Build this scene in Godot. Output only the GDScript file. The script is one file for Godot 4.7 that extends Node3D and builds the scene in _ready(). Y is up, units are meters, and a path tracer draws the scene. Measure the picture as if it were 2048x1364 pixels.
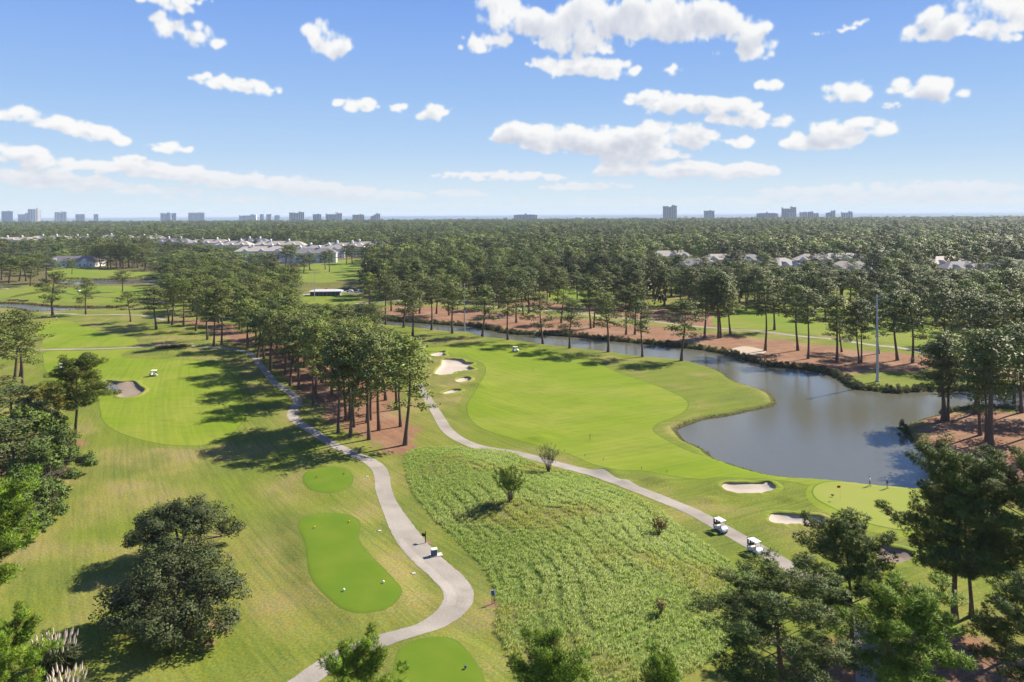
extends Node3D
# A golf course seen from a drone, pine woods and a seaside skyline behind. Ground plan in metres: x to the right, -z away from the camera.

var rng := RandomNumberGenerator.new()
var names := {}
var mats := {}
var GX := PackedFloat32Array()
var GZ := PackedFloat32Array()
var GH := PackedFloat32Array()
var GN := PackedVector3Array()
var n_small := FastNoiseLite.new()
var n_mid := FastNoiseLite.new()
var n_large := FastNoiseLite.new()


class MB:
	var v := PackedVector3Array()
	var n := PackedVector3Array()
	var c := PackedColorArray()
	var u := PackedVector2Array()
	var use_uv := false

	func tri(a: Vector3, b: Vector3, d: Vector3, col: Color) -> void:
		var m := (b - a).cross(d - a).normalized()
		v.push_back(a); v.push_back(d); v.push_back(b)
		n.push_back(m); n.push_back(m); n.push_back(m)
		c.push_back(col); c.push_back(col); c.push_back(col)

	func tri_n(a: Vector3, b: Vector3, d: Vector3, na: Vector3, nb: Vector3, nd: Vector3, col: Color) -> void:
		v.push_back(a); v.push_back(d); v.push_back(b)
		n.push_back(na); n.push_back(nd); n.push_back(nb)
		c.push_back(col); c.push_back(col); c.push_back(col)

	func quad(a: Vector3, b: Vector3, d: Vector3, e: Vector3, col: Color) -> void:
		tri(a, b, d, col)
		tri(a, d, e, col)

	func tube(p: PackedVector3Array, r: PackedFloat32Array, sides: int, col: Color, cap := false) -> void:
		var rings := []
		for i in p.size():
			var d := (p[mini(i + 1, p.size() - 1)] - p[maxi(i - 1, 0)]).normalized()
			var s := d.cross(Vector3(0.31, 0.17, 0.93)).normalized()
			var t := s.cross(d)
			var ring := PackedVector3Array()
			var nor := PackedVector3Array()
			for k in sides:
				var w := s * cos(TAU * k / sides) + t * sin(TAU * k / sides)
				ring.push_back(p[i] + w * r[i])
				nor.push_back(w)
			rings.push_back([ring, nor])
		for i in p.size() - 1:
			for k in sides:
				var k2 := (k + 1) % sides
				var a: PackedVector3Array = rings[i][0]
				var b: PackedVector3Array = rings[i + 1][0]
				var na: PackedVector3Array = rings[i][1]
				var nb: PackedVector3Array = rings[i + 1][1]
				tri_n(a[k], b[k], b[k2], na[k], nb[k], nb[k2], col)
				tri_n(a[k], b[k2], a[k2], na[k], nb[k2], na[k2], col)
		if cap:
			for k in range(1, sides - 1):
				var a: PackedVector3Array = rings[0][0]
				var b: PackedVector3Array = rings[-1][0]
				tri(b[0], b[k + 1], b[k], col)
				tri(a[0], a[k], a[k + 1], col)

	# a box with chamfered upright edges and top edges
	func box(o: Vector3, size: Vector3, col: Color, ch := 0.0, t := Basis.IDENTITY) -> void:
		var h := size * 0.5
		if ch <= 0.0:
			var q := []
			for sy in [-1, 1]:
				for s in [Vector2(-1, -1), Vector2(1, -1), Vector2(1, 1), Vector2(-1, 1)]:
					q.push_back(o + t * Vector3(s.x * h.x, sy * h.y, s.y * h.z))
			for k in 4:
				quad(q[k], q[4 + k], q[4 + (k + 1) % 4], q[(k + 1) % 4], col)
			quad(q[4], q[7], q[6], q[5], col)
			quad(q[0], q[1], q[2], q[3], col)
			return
		var plan := [Vector2(-h.x + ch, -h.z), Vector2(h.x - ch, -h.z), Vector2(h.x, -h.z + ch), Vector2(h.x, h.z - ch), Vector2(h.x - ch, h.z), Vector2(-h.x + ch, h.z), Vector2(-h.x, h.z - ch), Vector2(-h.x, -h.z + ch)]
		var lv := [[-h.y, 1.0], [h.y - ch, 1.0], [h.y, 0.0]]
		for l in 2:
			for k in 8:
				var a: Vector2 = plan[k]
				var b: Vector2 = plan[(k + 1) % 8]
				var s0 := Vector2(1, 1)
				var s1 := Vector2((h.x - ch) / h.x, (h.z - ch) / h.z) if lv[l + 1][1] == 0.0 else Vector2(1, 1)
				quad(o + t * Vector3(a.x * s0.x, lv[l][0], a.y * s0.y), o + t * Vector3(a.x * s1.x, lv[l + 1][0], a.y * s1.y), o + t * Vector3(b.x * s1.x, lv[l + 1][0], b.y * s1.y), o + t * Vector3(b.x * s0.x, lv[l][0], b.y * s0.y), col)
		var s2 := Vector2((h.x - ch) / h.x, (h.z - ch) / h.z)
		for k in range(1, 7):
			quad_fan(o, t, plan, k, s2, h.y, col)
			tri(o + t * Vector3(plan[0].x, -h.y, plan[0].y), o + t * Vector3(plan[k].x, -h.y, plan[k].y), o + t * Vector3(plan[k + 1].x, -h.y, plan[k + 1].y), col)

	func quad_fan(o: Vector3, t: Basis, plan: Array, k: int, s: Vector2, y: float, col: Color) -> void:
		tri(o + t * Vector3(plan[0].x * s.x, y, plan[0].y * s.y), o + t * Vector3(plan[k + 1].x * s.x, y, plan[k + 1].y * s.y), o + t * Vector3(plan[k].x * s.x, y, plan[k].y * s.y), col)

	# profile points (radius, y) turned about the y axis
	func lathe(o: Vector3, prof: PackedVector2Array, sides: int, col: Color, squash := Vector2(1, 1)) -> void:
		for i in prof.size() - 1:
			for k in sides:
				var a0 := TAU * k / sides
				var a1 := TAU * (k + 1) / sides
				var d0 := Vector3(cos(a0) * squash.x, 0, sin(a0) * squash.y)
				var d1 := Vector3(cos(a1) * squash.x, 0, sin(a1) * squash.y)
				var p := prof[i]
				var q := prof[i + 1]
				quad(o + d0 * p.x + Vector3(0, p.y, 0), o + d0 * q.x + Vector3(0, q.y, 0), o + d1 * q.x + Vector3(0, q.y, 0), o + d1 * p.x + Vector3(0, p.y, 0), col)

	func mesh(mat: Material) -> ArrayMesh:
		var a := []
		a.resize(Mesh.ARRAY_MAX)
		a[Mesh.ARRAY_VERTEX] = v
		a[Mesh.ARRAY_NORMAL] = n
		a[Mesh.ARRAY_COLOR] = c
		if use_uv:
			a[Mesh.ARRAY_TEX_UV] = u
		var m := ArrayMesh.new()
		m.add_surface_from_arrays(Mesh.PRIMITIVE_TRIANGLES, a)
		m.surface_set_material(0, mat)
		return m


func numbered(called: String) -> String:
	var k: int = names.get(called, 0)
	names[called] = k + 1
	return called if k == 0 else "%s_%03d" % [called, k]


func obj(called: String, m: Mesh, parent: Node = null, at := Vector3.ZERO, turn := 0.0) -> MeshInstance3D:
	var o := MeshInstance3D.new()
	o.mesh = m
	o.position = at
	o.rotation.y = turn
	if parent == null:
		o.name = numbered(called)
		add_child(o)
	else:
		o.name = called
		parent.add_child(o, true)
	return o


func tag(o: Node, label: String, category: String, group := "", kind := "") -> Node:
	o.set_meta("label", label)
	o.set_meta("category", category)
	if group:
		o.set_meta("group", group)
	if kind:
		o.set_meta("kind", kind)
	return o


func structure(o: Node, label := "") -> Node:
	o.set_meta("kind", "structure")
	if label:
		o.set_meta("label", label)
	return o


func thing(called: String, label: String, category: String, at := Vector3.ZERO, turn := 0.0, group := "") -> Node3D:
	var o := Node3D.new()
	o.name = numbered(called)
	add_child(o)
	o.position = at
	o.rotation.y = turn
	tag(o, label, category, group)
	return o


func lin(r: float, g: float, b: float) -> Color:
	return Color(r, g, b).linear_to_srgb()


func mat(called: String, col: Color, rough := 0.9, vertex := false) -> StandardMaterial3D:
	if mats.has(called):
		return mats[called]
	var m := StandardMaterial3D.new()
	m.resource_name = called
	m.albedo_color = col
	m.roughness = rough
	m.vertex_color_use_as_albedo = vertex
	m.metallic_specular = 0.3
	mats[called] = m
	return m


func ordinal(k: int) -> String:
	var words := ["first", "second", "third", "fourth", "fifth", "sixth", "seventh", "eighth", "ninth", "tenth", "eleventh", "twelfth"]
	if k < words.size():
		return words[k]
	var s := k + 1
	var e := "th"
	if s % 100 < 11 or s % 100 > 13:
		e = ["th", "st", "nd", "rd", "th", "th", "th", "th", "th", "th"][s % 10]
	return str(s) + e


# closed outline rounded through its points, about STEP metres between points
func rounded(poly: PackedVector2Array, step: float) -> PackedVector2Array:
	var out := PackedVector2Array()
	var k := poly.size()
	for i in k:
		var a := poly[i]
		var b := poly[(i + 1) % k]
		var parts := clampi(int(ceil(a.distance_to(b) / step)), 1, 40)
		for s in parts:
			out.push_back(a.cubic_interpolate(b, poly[(i - 1 + k) % k], poly[(i + 2) % k], float(s) / parts))
	return out


func ribbon(line: Array, step: float) -> PackedVector2Array:
	var pts := []
	for i in line.size() - 1:
		var a: Vector3 = line[i]
		var b: Vector3 = line[i + 1]
		var p: Vector3 = line[maxi(i - 1, 0)]
		var q: Vector3 = line[mini(i + 2, line.size() - 1)]
		var parts := clampi(int(ceil(Vector2(a.x - b.x, a.y - b.y).length() / step)), 1, 60)
		for s in parts:
			pts.push_back(a.cubic_interpolate(b, p, q, float(s) / parts))
	pts.push_back(line[-1])
	var left := PackedVector2Array()
	var right := PackedVector2Array()
	for i in pts.size():
		var a: Vector3 = pts[maxi(i - 1, 0)]
		var b: Vector3 = pts[mini(i + 1, pts.size() - 1)]
		var d: Vector2 = Vector2(b.x - a.x, b.y - a.y).normalized().orthogonal() * (pts[i].z * 0.5)
		var frayed := 0.07
		var p := Vector2(pts[i].x, pts[i].y)
		left.push_back(p + d * (1.0 + frayed * n_small.get_noise_2d(p.x * 2.0, p.y * 2.0)))
		right.push_back(p - d * (1.0 + frayed * n_small.get_noise_2d(p.x * 2.0 + 50.0, p.y * 2.0)))
	right.reverse()
	left.append_array(right)
	return left


func bounds(poly: PackedVector2Array) -> Rect2:
	var r := Rect2(poly[0], Vector2.ZERO)
	for p in poly:
		r = r.expand(p)
	return r


# distance to an outline, negative inside
func away(poly: PackedVector2Array, p: Vector2) -> float:
	var best := 1e12
	var inside := false
	var k := poly.size()
	var a := poly[k - 1]
	for i in k:
		var b := poly[i]
		var e := b - a
		var w := p - a
		var q := w - e * clampf(w.dot(e) / maxf(e.length_squared(), 1e-6), 0.0, 1.0)
		best = minf(best, q.length_squared())
		if (a.y > p.y) != (b.y > p.y) and p.x < e.x * (p.y - a.y) / e.y + a.x:
			inside = not inside
		a = b
	return -sqrt(best) if inside else sqrt(best)


func near(poly: PackedVector2Array, box: Rect2, p: Vector2, reach: float) -> float:
	return away(poly, p) if box.grow(reach).has_point(p) else 1e3


func smooth(a: float, b: float, x: float) -> float:
	return smoothstep(a, b, x)


func ground_y(x: float, z: float) -> float:
	var i := clampi(GX.bsearch(x) - 1, 0, GX.size() - 2)
	var j := clampi(GZ.bsearch(z) - 1, 0, GZ.size() - 2)
	var fx := (x - GX[i]) / (GX[i + 1] - GX[i])
	var fz := (z - GZ[j]) / (GZ[j + 1] - GZ[j])
	var w := GX.size()
	var a := GH[j * w + i]
	var b := GH[j * w + i + 1]
	var c := GH[(j + 1) * w + i + 1]
	var d := GH[(j + 1) * w + i]
	return a + fx * (b - a) + fz * (c - b) if fx >= fz else a + fz * (d - a) + fx * (c - d)


func on_ground(x: float, z: float, up := 0.0) -> Vector3:
	return Vector3(x, ground_y(x, z) + up, z)


func _ready() -> void:
	rng.seed = 7
	# ---------- camera, sky, sun, air ----------
	var cam := Camera3D.new()
	cam.name = "camera"
	cam.projection = Camera3D.PROJECTION_FRUSTUM
	cam.near = 1.0
	cam.far = 90000.0
	cam.size = 0.909333
	cam.frustum_offset = Vector2(0, -0.170000)
	add_child(cam)
	cam.position = Vector3(0, 52, 0)
	cam.rotation.z = -0.00560
	cam.current = true
	var env := Environment.new()
	env.background_mode = Environment.BG_SKY
	env.tonemap_mode = Environment.TONE_MAPPER_LINEAR
	env.tonemap_exposure = 2.45
	env.background_energy_multiplier = 0.408
	env.sdfgi_enabled = true
	env.ssao_enabled = true
	env.ssil_enabled = true
	env.fog_enabled = true
	env.fog_density = 0.000055
	env.fog_light_color = Color(0.86, 0.93, 1.0)
	var sky := Sky.new()
	var pano := PanoramaSkyMaterial.new()
	pano.panorama = make_sky()
	sky.sky_material = pano
	env.sky = sky
	var world := WorldEnvironment.new()
	world.name = "world"
	world.environment = env
	add_child(world)
	var sun := DirectionalLight3D.new()
	sun.name = "sun"
	sun.light_energy = 1.55
	sun.light_color = Color(1.0, 0.955, 0.88)
	sun.light_angular_distance = 0.53
	sun.shadow_enabled = true
	add_child(sun)
	sun.look_at_from_position(Vector3.ZERO, Vector3(-0.85 * cos(deg_to_rad(39.0)), -sin(deg_to_rad(39.0)), 0.53 * cos(deg_to_rad(39.0))), Vector3.UP)
	for s in [[n_small, 0.35, 3], [n_mid, 0.05, 4], [n_large, 0.012, 3]]:
		s[0].noise_type = FastNoiseLite.TYPE_SIMPLEX_SMOOTH
		s[0].seed = 11
		s[0].frequency = s[1]
		s[0].fractal_type = FastNoiseLite.FRACTAL_FBM
		s[0].fractal_octaves = s[2]
	# ---------- the setting ----------
	var t0 := Time.get_ticks_msec()
	make_materials()
	make_ground()
	print("ground ", Time.get_ticks_msec() - t0)
	make_turf()
	make_water()
	make_far()
	print("turf ", Time.get_ticks_msec() - t0)
	# ---------- buildings and trees ----------
	make_buildings()
	make_skyline()
	print("buildings ", Time.get_ticks_msec() - t0)
	make_trees()
	print("trees ", Time.get_ticks_msec() - t0)
	# ---------- things on the course ----------
	make_meadow()
	make_poles()
	make_carts()
	make_people()
	make_small_things()
	print("all ", Time.get_ticks_msec() - t0)


# ---------- sky ----------
func make_sky() -> ImageTexture:
	var w := 4096
	var h := 2048
	var im := Image.create(w, h, false, Image.FORMAT_RGB8)
	var stops := [[0.0, Color(0.88, 0.935, 0.965)], [2.0, Color(0.83, 0.905, 0.96)], [4.5, Color(0.73, 0.845, 0.965)], [9.0, Color(0.615, 0.765, 0.955)], [16.0, Color(0.495, 0.66, 0.935)], [30.0, Color(0.32, 0.50, 0.82)], [90.0, Color(0.20, 0.36, 0.66)]]
	# clear air, one row at a time
	for j in h:
		var el := 90.0 - (j + 0.5) * 180.0 / h
		var col: Color = stops[0][1]
		for k in stops.size() - 1:
			if el > stops[k][0]:
				col = (stops[k][1] as Color).lerp(stops[k + 1][1], clampf((el - stops[k][0]) / (stops[k + 1][0] - stops[k][0]), 0, 1))
		im.fill_rect(Rect2i(0, j, w, 1), col)
	var edge := FastNoiseLite.new()
	edge.noise_type = FastNoiseLite.TYPE_SIMPLEX_SMOOTH
	edge.seed = 5
	edge.frequency = 0.6
	edge.fractal_type = FastNoiseLite.FRACTAL_FBM
	edge.fractal_octaves = 6
	edge.fractal_gain = 0.62
	# each cloud: middle (azimuth, elevation), half width, half height in degrees, density, flat base 0..1, tilt
	var clouds: Array = [[-23.33, 12.62, 2.39, 1.12, 1, 0.2, 0.25], [-13.75, 12.81, 1.78, 1.41, 0.95, 0, 0.3], [-20.22, 9.17, 3.3, 0.61, 0.9, 0.2, 0.12], [-11.71, 8.02, 1.65, 0.71, 0.9, 0.6, 0], [-5.97, 7.66, 1.37, 0.76, 0.9, 0.3, -0.2], [-8.64, 7.82, 0.76, 0.45, 0.5, 0, 0], [-32.7, 6.22, 2.25, 0.71, 0.9, 0.5, 0.1], [-29.63, 5.52, 2.49, 0.8, 0.95, 0.5, 0.2], [-32.85, 3.67, 3.05, 0.71, 0.9, 0.6, 0.1], [-26.91, 3.72, 1.02, 0.37, 0.9, 0.7, 0], [-24.65, 4.6, 1.56, 0.45, 0.75, 0.5, 0.05], [-31.9, 2.34, 4.22, 0.65, 0.9, 0.4, 0.05], [-25.75, 2.96, 5.16, 0.65, 0.95, 0.5, 0.06], [-18.56, 2.24, 5.79, 0.69, 0.98, 0.5, 0.06], [-12.18, 1.45, 5.6, 0.6, 0.9, 0.5, 0.05], [-28.18, 1.8, 5.72, 0.47, 0.75, 0.4, 0.03], [-21.6, 1.15, 4.26, 0.32, 0.5, 0.3, 0.02], [-0.26, 14.83, 2.86, 1.99, 1, 0.2, 0.2], [-1.99, 12.85, 2.1, 0.99, 0.9, 0.2, -0.1], [6.02, 13.82, 4.94, 2.36, 1.05, 0.3, 0], [11.61, 13.95, 5.24, 1.95, 1.05, 0.3, 0.1], [15.58, 13.53, 3.5, 1.55, 1, 0.2, 0.25], [17.84, 11.8, 1.53, 1.09, 0.9, 0, 0.2], [4.1, 10.97, 3.05, 0.91, 1, 0.4, 0.1], [7.5, 10.7, 2.27, 0.98, 0.9, 0.3, 0.1], [4.87, 12.41, 3.04, 0.84, 0.8, 0, 0.1], [12.14, 10.53, 0.82, 0.49, 0.45, 0, 0], [15.56, 11.5, 0.66, 0.26, 0.4, 0, 0], [11.58, 8.19, 2.99, 0.9, 0.85, 0.3, 0.1], [15.19, 7.68, 3.69, 0.92, 0.95, 0.4, 0.1], [17.64, 6.57, 3.09, 0.73, 0.9, 0.4, 0.05], [4.83, 5.36, 6.28, 1.52, 1.1, 0.75, 0.03], [11.56, 5.61, 4.12, 1.05, 1.05, 0.6, 0.08], [0.26, 5.97, 2.1, 0.92, 0.9, 0.7, 0], [16.94, 5.19, 1.1, 0.62, 0.8, 0.3, 0], [9.34, 4.35, 3.77, 0.83, 0.9, 0.8, 0.05], [12.64, 2.98, 6.34, 0.93, 1.05, 0.75, 0.02], [16.93, 2.9, 2.92, 0.58, 0.8, 0.7, 0.05], [-0.9, 2.75, 5.16, 0.46, 0.85, 0.6, 0.02], [5.57, 1.95, 3.42, 0.38, 0.8, 0.6, 0], [-3.96, 1.51, 2.29, 0.34, 0.65, 0.5, 0.02], [19.03, 9.03, 1.08, 0.51, 0.9, 0.1, 0.1], [23.98, 8.16, 1.68, 0.91, 1, 0.3, 0.1], [28.88, 7.89, 2.21, 1, 1, 0.3, 0.15], [26.88, 7.11, 0.61, 0.27, 0.8, 0.2, 0], [22.35, 4.88, 2.65, 0.85, 0.95, 0.5, 0], [24.29, 5.66, 2.96, 0.91, 0.85, 0.3, 0], [29.42, 11.94, 1.86, 1.2, 1, 0.1, 0.15], [32.57, 12.56, 3.22, 1.45, 0.9, 0.1, 0.1], [32.84, 11.2, 1.6, 0.77, 0.9, 0.1, 0.1], [24.33, 12.61, 1.25, 0.31, 0.5, 0, -0.25], [22.39, 12.36, 0.71, 0.14, 0.4, 0, 0], [-24.75, 14.46, 2.08, 0.69, 0.9, 0.2, 0.2], [-23, 14.8, 1.41, 0.35, 0.7, 0, 0], [22.33, 1.36, 4.95, 0.42, 0.8, 0.6, 0], [26.76, 1.73, 5.46, 0.31, 0.6, 0.5, -0.02], [31.7, 1.36, 4.55, 0.52, 0.85, 0.6, -0.02], [24.26, 0.74, 9.05, 0.45, 0.7, 0.5, 0], [31.97, 0.64, 4.54, 0.39, 0.8, 0.6, 0], [13.36, 0.93, 8.18, 0.33, 0.4, 0.4, 0], [-6.61, 0.49, 6.83, 0.19, 0.35, 0.3, 0], [2.91, 1.01, 5.72, 0.23, 0.3, 0.3, 0]]
	# the same kind of sky goes on all round
	var r2 := RandomNumberGenerator.new()
	r2.seed = 3
	for k in 110:
		var az := r2.randf_range(42.0, 318.0)
		var el := pow(r2.randf(), 1.6) * 45.0 + 1.5
		var s := r2.randf_range(1.2, 3.8) * (0.6 + el / 25.0)
		clouds.push_back([az, el, s * r2.randf_range(1.0, 1.8), s * (0.22 + el / 70.0), r2.randf_range(0.6, 1.05), 0.4, 0.05])
	# heap every cloud up from rounded puffs on a level base
	var px := 360.0 / w
	var rows := int(62.0 / px)
	var heap := PackedFloat32Array()
	heap.resize(w * rows)
	for cl in clouds:
		var rx: float = cl[2]
		var ry: float = cl[3]
		var wide: float = clampf(2.4 - float(cl[1]) * 0.11, 1.15, 2.4)
		var count := clampi(int(rx / ry * 7.0), 9, 60)
		# its body
		for j in range(maxi(int((float(cl[1]) - ry * 1.6) / px), 2), mini(int((float(cl[1]) + ry * 1.6) / px), rows - 1)):
			for i in range(int((float(cl[0]) - rx) / px), int((float(cl[0]) + rx) / px) + 1):
				var dx: float = (i * px - cl[0]) / rx
				var dy: float = (j * px - cl[1] + cl[6] * (i * px - cl[0])) / ry
				if dy < 0.0:
					dy *= 1.0 + 0.5 * float(cl[5])
				var d := 1.0 - dx * dx - dy * dy
				if d > 0.0:
					heap[j * w + posmod(i, w)] += float(cl[4]) * d * 0.95
		for q in count:
			var u := r2.randf_range(-1.0, 1.0)
			var lid := sqrt(1.0 - u * u)
			var v := lerpf(-0.75 + 0.4 * float(cl[5]), 0.85, r2.randf()) * lid
			var pr := ry * r2.randf_range(0.34, 0.80) * (0.5 + 0.5 * lid)
			var ca: float = cl[0] + u * rx
			var ce: float = cl[1] + v * ry - cl[6] * u * rx
			var amp: float = cl[4] * r2.randf_range(0.45, 0.85)
			var i0 := int((ca - pr * wide) / px)
			var i1 := int((ca + pr * wide) / px)
			var e0 := maxi(int((ce - pr) / px), 2)
			var e1 := mini(int((ce + pr) / px), rows - 1)
			for j in range(e0, e1 + 1):
				for i in range(i0, i1 + 1):
					var dx := (i * px - ca) / (pr * wide)
					var dy := (j * px - ce) / pr
					var d := 1.0 - dx * dx - dy * dy
					if d > 0.0:
						heap[j * w + posmod(i, w)] += amp * d * d * 1.6
	var lift := int(0.55 / px)
	for j in rows - lift - 1:
		var e := (j + 0.5) * px
		var ey := 10.0 * log(e + 2.5)
		for i in w:
			var m := heap[j * w + i]
			if m < 0.05:
				continue
			var a := wrapf(i * px, -180, 180)
			var nz := edge.get_noise_2d(a, ey)
			var full := 1.0 - exp(-m * 0.75)
			var body := full * 1.28 + nz * (0.90 - 0.45 * full) - 0.05
			var cover := smoothstep(0.22, 0.78, body)
			if cover < 0.004:
				continue
			# light comes from above and from the right: what has much cloud that way is greyer
			var over := 1.0 - exp(-0.6 * heap[(j + lift) * w + posmod(i + lift / 2, w)])
			var over2 := 1.0 - exp(-0.6 * heap[mini(j + lift * 2, rows - 1) * w + posmod(i + lift, w)])
			var under := clampf(smoothstep(0.25, 1.0, over) * 0.55 + over2 * 0.45 - nz * 0.5 - 0.12, 0.0, 1.0)
			var col := Color(0.995, 0.99, 0.985).lerp(Color(0.800, 0.820, 0.868), under)
			col = col.lerp(Color(0.895, 0.900, 0.935), smoothstep(5.0, 1.0, e) * 0.6)
			var k := cover * (0.97 - 0.40 * smoothstep(3.5, 0.5, e))
			var y := h / 2 - 1 - j
			im.set_pixel(i, y, im.get_pixel(i, y).lerp(col, k))
	return ImageTexture.create_from_image(im)


# ---------- materials ----------
func grain(called: String, seed_: int, freq: float, lo: float, hi: float, tint := 0.06, size := 512) -> ImageTexture:
	var f := FastNoiseLite.new()
	f.seed = seed_
	f.noise_type = FastNoiseLite.TYPE_SIMPLEX_SMOOTH
	f.frequency = freq
	f.fractal_type = FastNoiseLite.FRACTAL_FBM
	f.fractal_octaves = 5
	f.fractal_gain = 0.7
	var a := f.get_seamless_image(size, size, false, false, 0.15)
	f.seed = seed_ + 40
	f.frequency = freq * 0.35
	var b := f.get_seamless_image(size, size, false, false, 0.15)
	a.convert(Image.FORMAT_RGB8)
	b.convert(Image.FORMAT_RGB8)
	for j in size:
		for i in size:
			var s := lerpf(lo, hi, clampf((a.get_pixel(i, j).r - 0.5) * 1.7 + 0.5, 0, 1))
			var t := (b.get_pixel(i, j).r - 0.5) * tint * 2.0
			a.set_pixel(i, j, Color(clampf(s + t, 0, 1), clampf(s, 0, 1), clampf(s - t * 1.6, 0, 1)))
	var x := ImageTexture.create_from_image(a)
	x.resource_name = called
	return x


# mower passes: long soft streaks of paler and greener turf
func streaks(seed_: int, strong := 1.0) -> ImageTexture:
	var f := FastNoiseLite.new()
	f.seed = seed_
	f.noise_type = FastNoiseLite.TYPE_SIMPLEX_SMOOTH
	f.frequency = 0.02
	f.fractal_type = FastNoiseLite.FRACTAL_FBM
	f.fractal_octaves = 5
	f.fractal_gain = 0.65
	var a := f.get_seamless_image(512, 512, false, false, 0.2)
	a.convert(Image.FORMAT_RGB8)
	var out := Image.create(512, 512, false, Image.FORMAT_RGB8)
	for j in 512:
		for i in 512:
			var s := a.get_pixel(int(absf(i - 256.0) * 0.16), j).r - 0.5
			var g := a.get_pixel(i, j).r - 0.5
			var k := clampf(0.95 + (s * 0.22 + g * 0.08) * strong, 0, 1)
			out.set_pixel(i, j, Color(clampf(k + s * 0.10 * strong, 0, 1), k, clampf(k - s * 0.04 * strong, 0, 1)))
	return ImageTexture.create_from_image(out)


func turf_material(called: String, tex: Texture2D, scale: float, streak: Texture2D = null, sscale := Vector3.ONE) -> StandardMaterial3D:
	var m := mat(called, lin(0.80, 0.80, 0.80), 0.95, true)
	m.albedo_texture = tex
	m.uv1_scale = Vector3(scale, scale, scale)
	m.metallic_specular = 0.2
	if streak:
		m.detail_enabled = true
		m.detail_blend_mode = BaseMaterial3D.BLEND_MODE_MUL
		m.detail_albedo = streak
		m.detail_uv_layer = BaseMaterial3D.DETAIL_UV_2
		m.uv2_scale = sscale
	return m


func make_materials() -> void:
	var g1 := grain("turf", 1, 0.05, 0.78, 1.0)
	var g2 := grain("fine_turf", 2, 0.09, 0.88, 1.0, 0.03)
	var st := streaks(4)
	turf_material("rough_turf", g1, 1.0 / 13.0, st, Vector3(1.0 / 70.0, 1.0 / 19.0, 1))
	turf_material("fairway_turf", g2, 1.0 / 9.0, streaks(9, 0.5), Vector3(1.0 / 110.0, 1.0 / 26.0, 1))
	turf_material("green_turf", g2, 1.0 / 7.0)
	turf_material("straw", g1, 1.0 / 5.0)
	var c := turf_material("concrete", grain("concrete", 3, 0.05, 0.92, 1.0, 0.012), 1.0 / 11.0)
	c.roughness = 0.9
	var s := turf_material("sand", grain("sand", 6, 0.03, 0.86, 1.0, 0.02), 1.0 / 4.0)
	s.roughness = 1.0
	mat("plain", lin(0.88, 0.88, 0.88), 0.75, true)
	mat("bark", Color.WHITE, 0.95, true)
	var leaf := mat("needles", lin(0.86, 0.86, 0.86), 0.6, true)
	leaf.backlight_enabled = true
	leaf.backlight = Color(0.42, 0.48, 0.2)
	leaf.metallic_specular = 0.32
	var bl := mat("blades", lin(0.82, 0.82, 0.82), 0.6, true)
	bl.backlight_enabled = true
	bl.backlight = Color(0.75, 0.85, 0.4)


# ---------- the lie of the land ----------
var shore := PackedVector2Array([Vector2(-81.15, -383.81), Vector2(-62.92, -358.57), Vector2(-49.99, -351.65), Vector2(-35.39, -341.9), Vector2(-27.15, -335.74), Vector2(-19.67, -334.03), Vector2(-11.81, -320.07), Vector2(-2.81, -314.61), Vector2(9.81, -303.18), Vector2(21.63, -293.65), Vector2(35.06, -283.59), Vector2(45.42, -274.27), Vector2(59.75, -267.23), Vector2(64.69, -259.92), Vector2(67.41, -253.88), Vector2(69.34, -245.77), Vector2(69.31, -234.6), Vector2(71.79, -227.63), Vector2(74.53, -219.19), Vector2(73.59, -210.27), Vector2(70.78, -204.23), Vector2(62.78, -199.16), Vector2(54.63, -193.85), Vector2(49.13, -191.57), Vector2(44.23, -187.05), Vector2(40.03, -182.74), Vector2(39.58, -178.54), Vector2(39.98, -172.58), Vector2(41.91, -168.8), Vector2(42.88, -165.19), Vector2(42.84, -161.75), Vector2(44.59, -158.42), Vector2(48.36, -153.65), Vector2(51.22, -150.91), Vector2(57.71, -148.21), Vector2(63.97, -145.6), Vector2(68.02, -143.92), Vector2(72.25, -142.79), Vector2(76.12, -142.2), Vector2(82.17, -144.5), Vector2(86.04, -149.18), Vector2(87.32, -155.15), Vector2(88.11, -159.96), Vector2(90.18, -166.11), Vector2(91.58, -173.55), Vector2(93.04, -178.33), Vector2(95.31, -183.37), Vector2(99.23, -186.84), Vector2(104.83, -191.36), Vector2(110.24, -194.14), Vector2(116.79, -197.99), Vector2(127.85, -199.8), Vector2(134.61, -197.6), Vector2(147.09, -196.33), Vector2(164.85, -205.4), Vector2(164.97, -220.15), Vector2(150.24, -220.51), Vector2(145.3, -221.26), Vector2(128.06, -219.78), Vector2(120.25, -219.97), Vector2(110.31, -217.72), Vector2(106.35, -220.93), Vector2(102.12, -223.6), Vector2(102.1, -230.27), Vector2(102.87, -237.34), Vector2(101.59, -244.91), Vector2(98.61, -249.74), Vector2(94.55, -253.13), Vector2(87.62, -257.54), Vector2(82.39, -268.43), Vector2(78.82, -279.19), Vector2(71.91, -288.79), Vector2(63.53, -294.54), Vector2(54.81, -300.54), Vector2(45.73, -306.78), Vector2(36.26, -313.28), Vector2(26.38, -320.07), Vector2(15.93, -324.44), Vector2(-0.29, -329.12), Vector2(-11.71, -342.53), Vector2(-20.72, -352.13), Vector2(-32.94, -357.42), Vector2(-45.74, -364.57), Vector2(-58.79, -370.25), Vector2(-69.64, -379.63), Vector2(-82.13, -393.44)])
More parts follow.
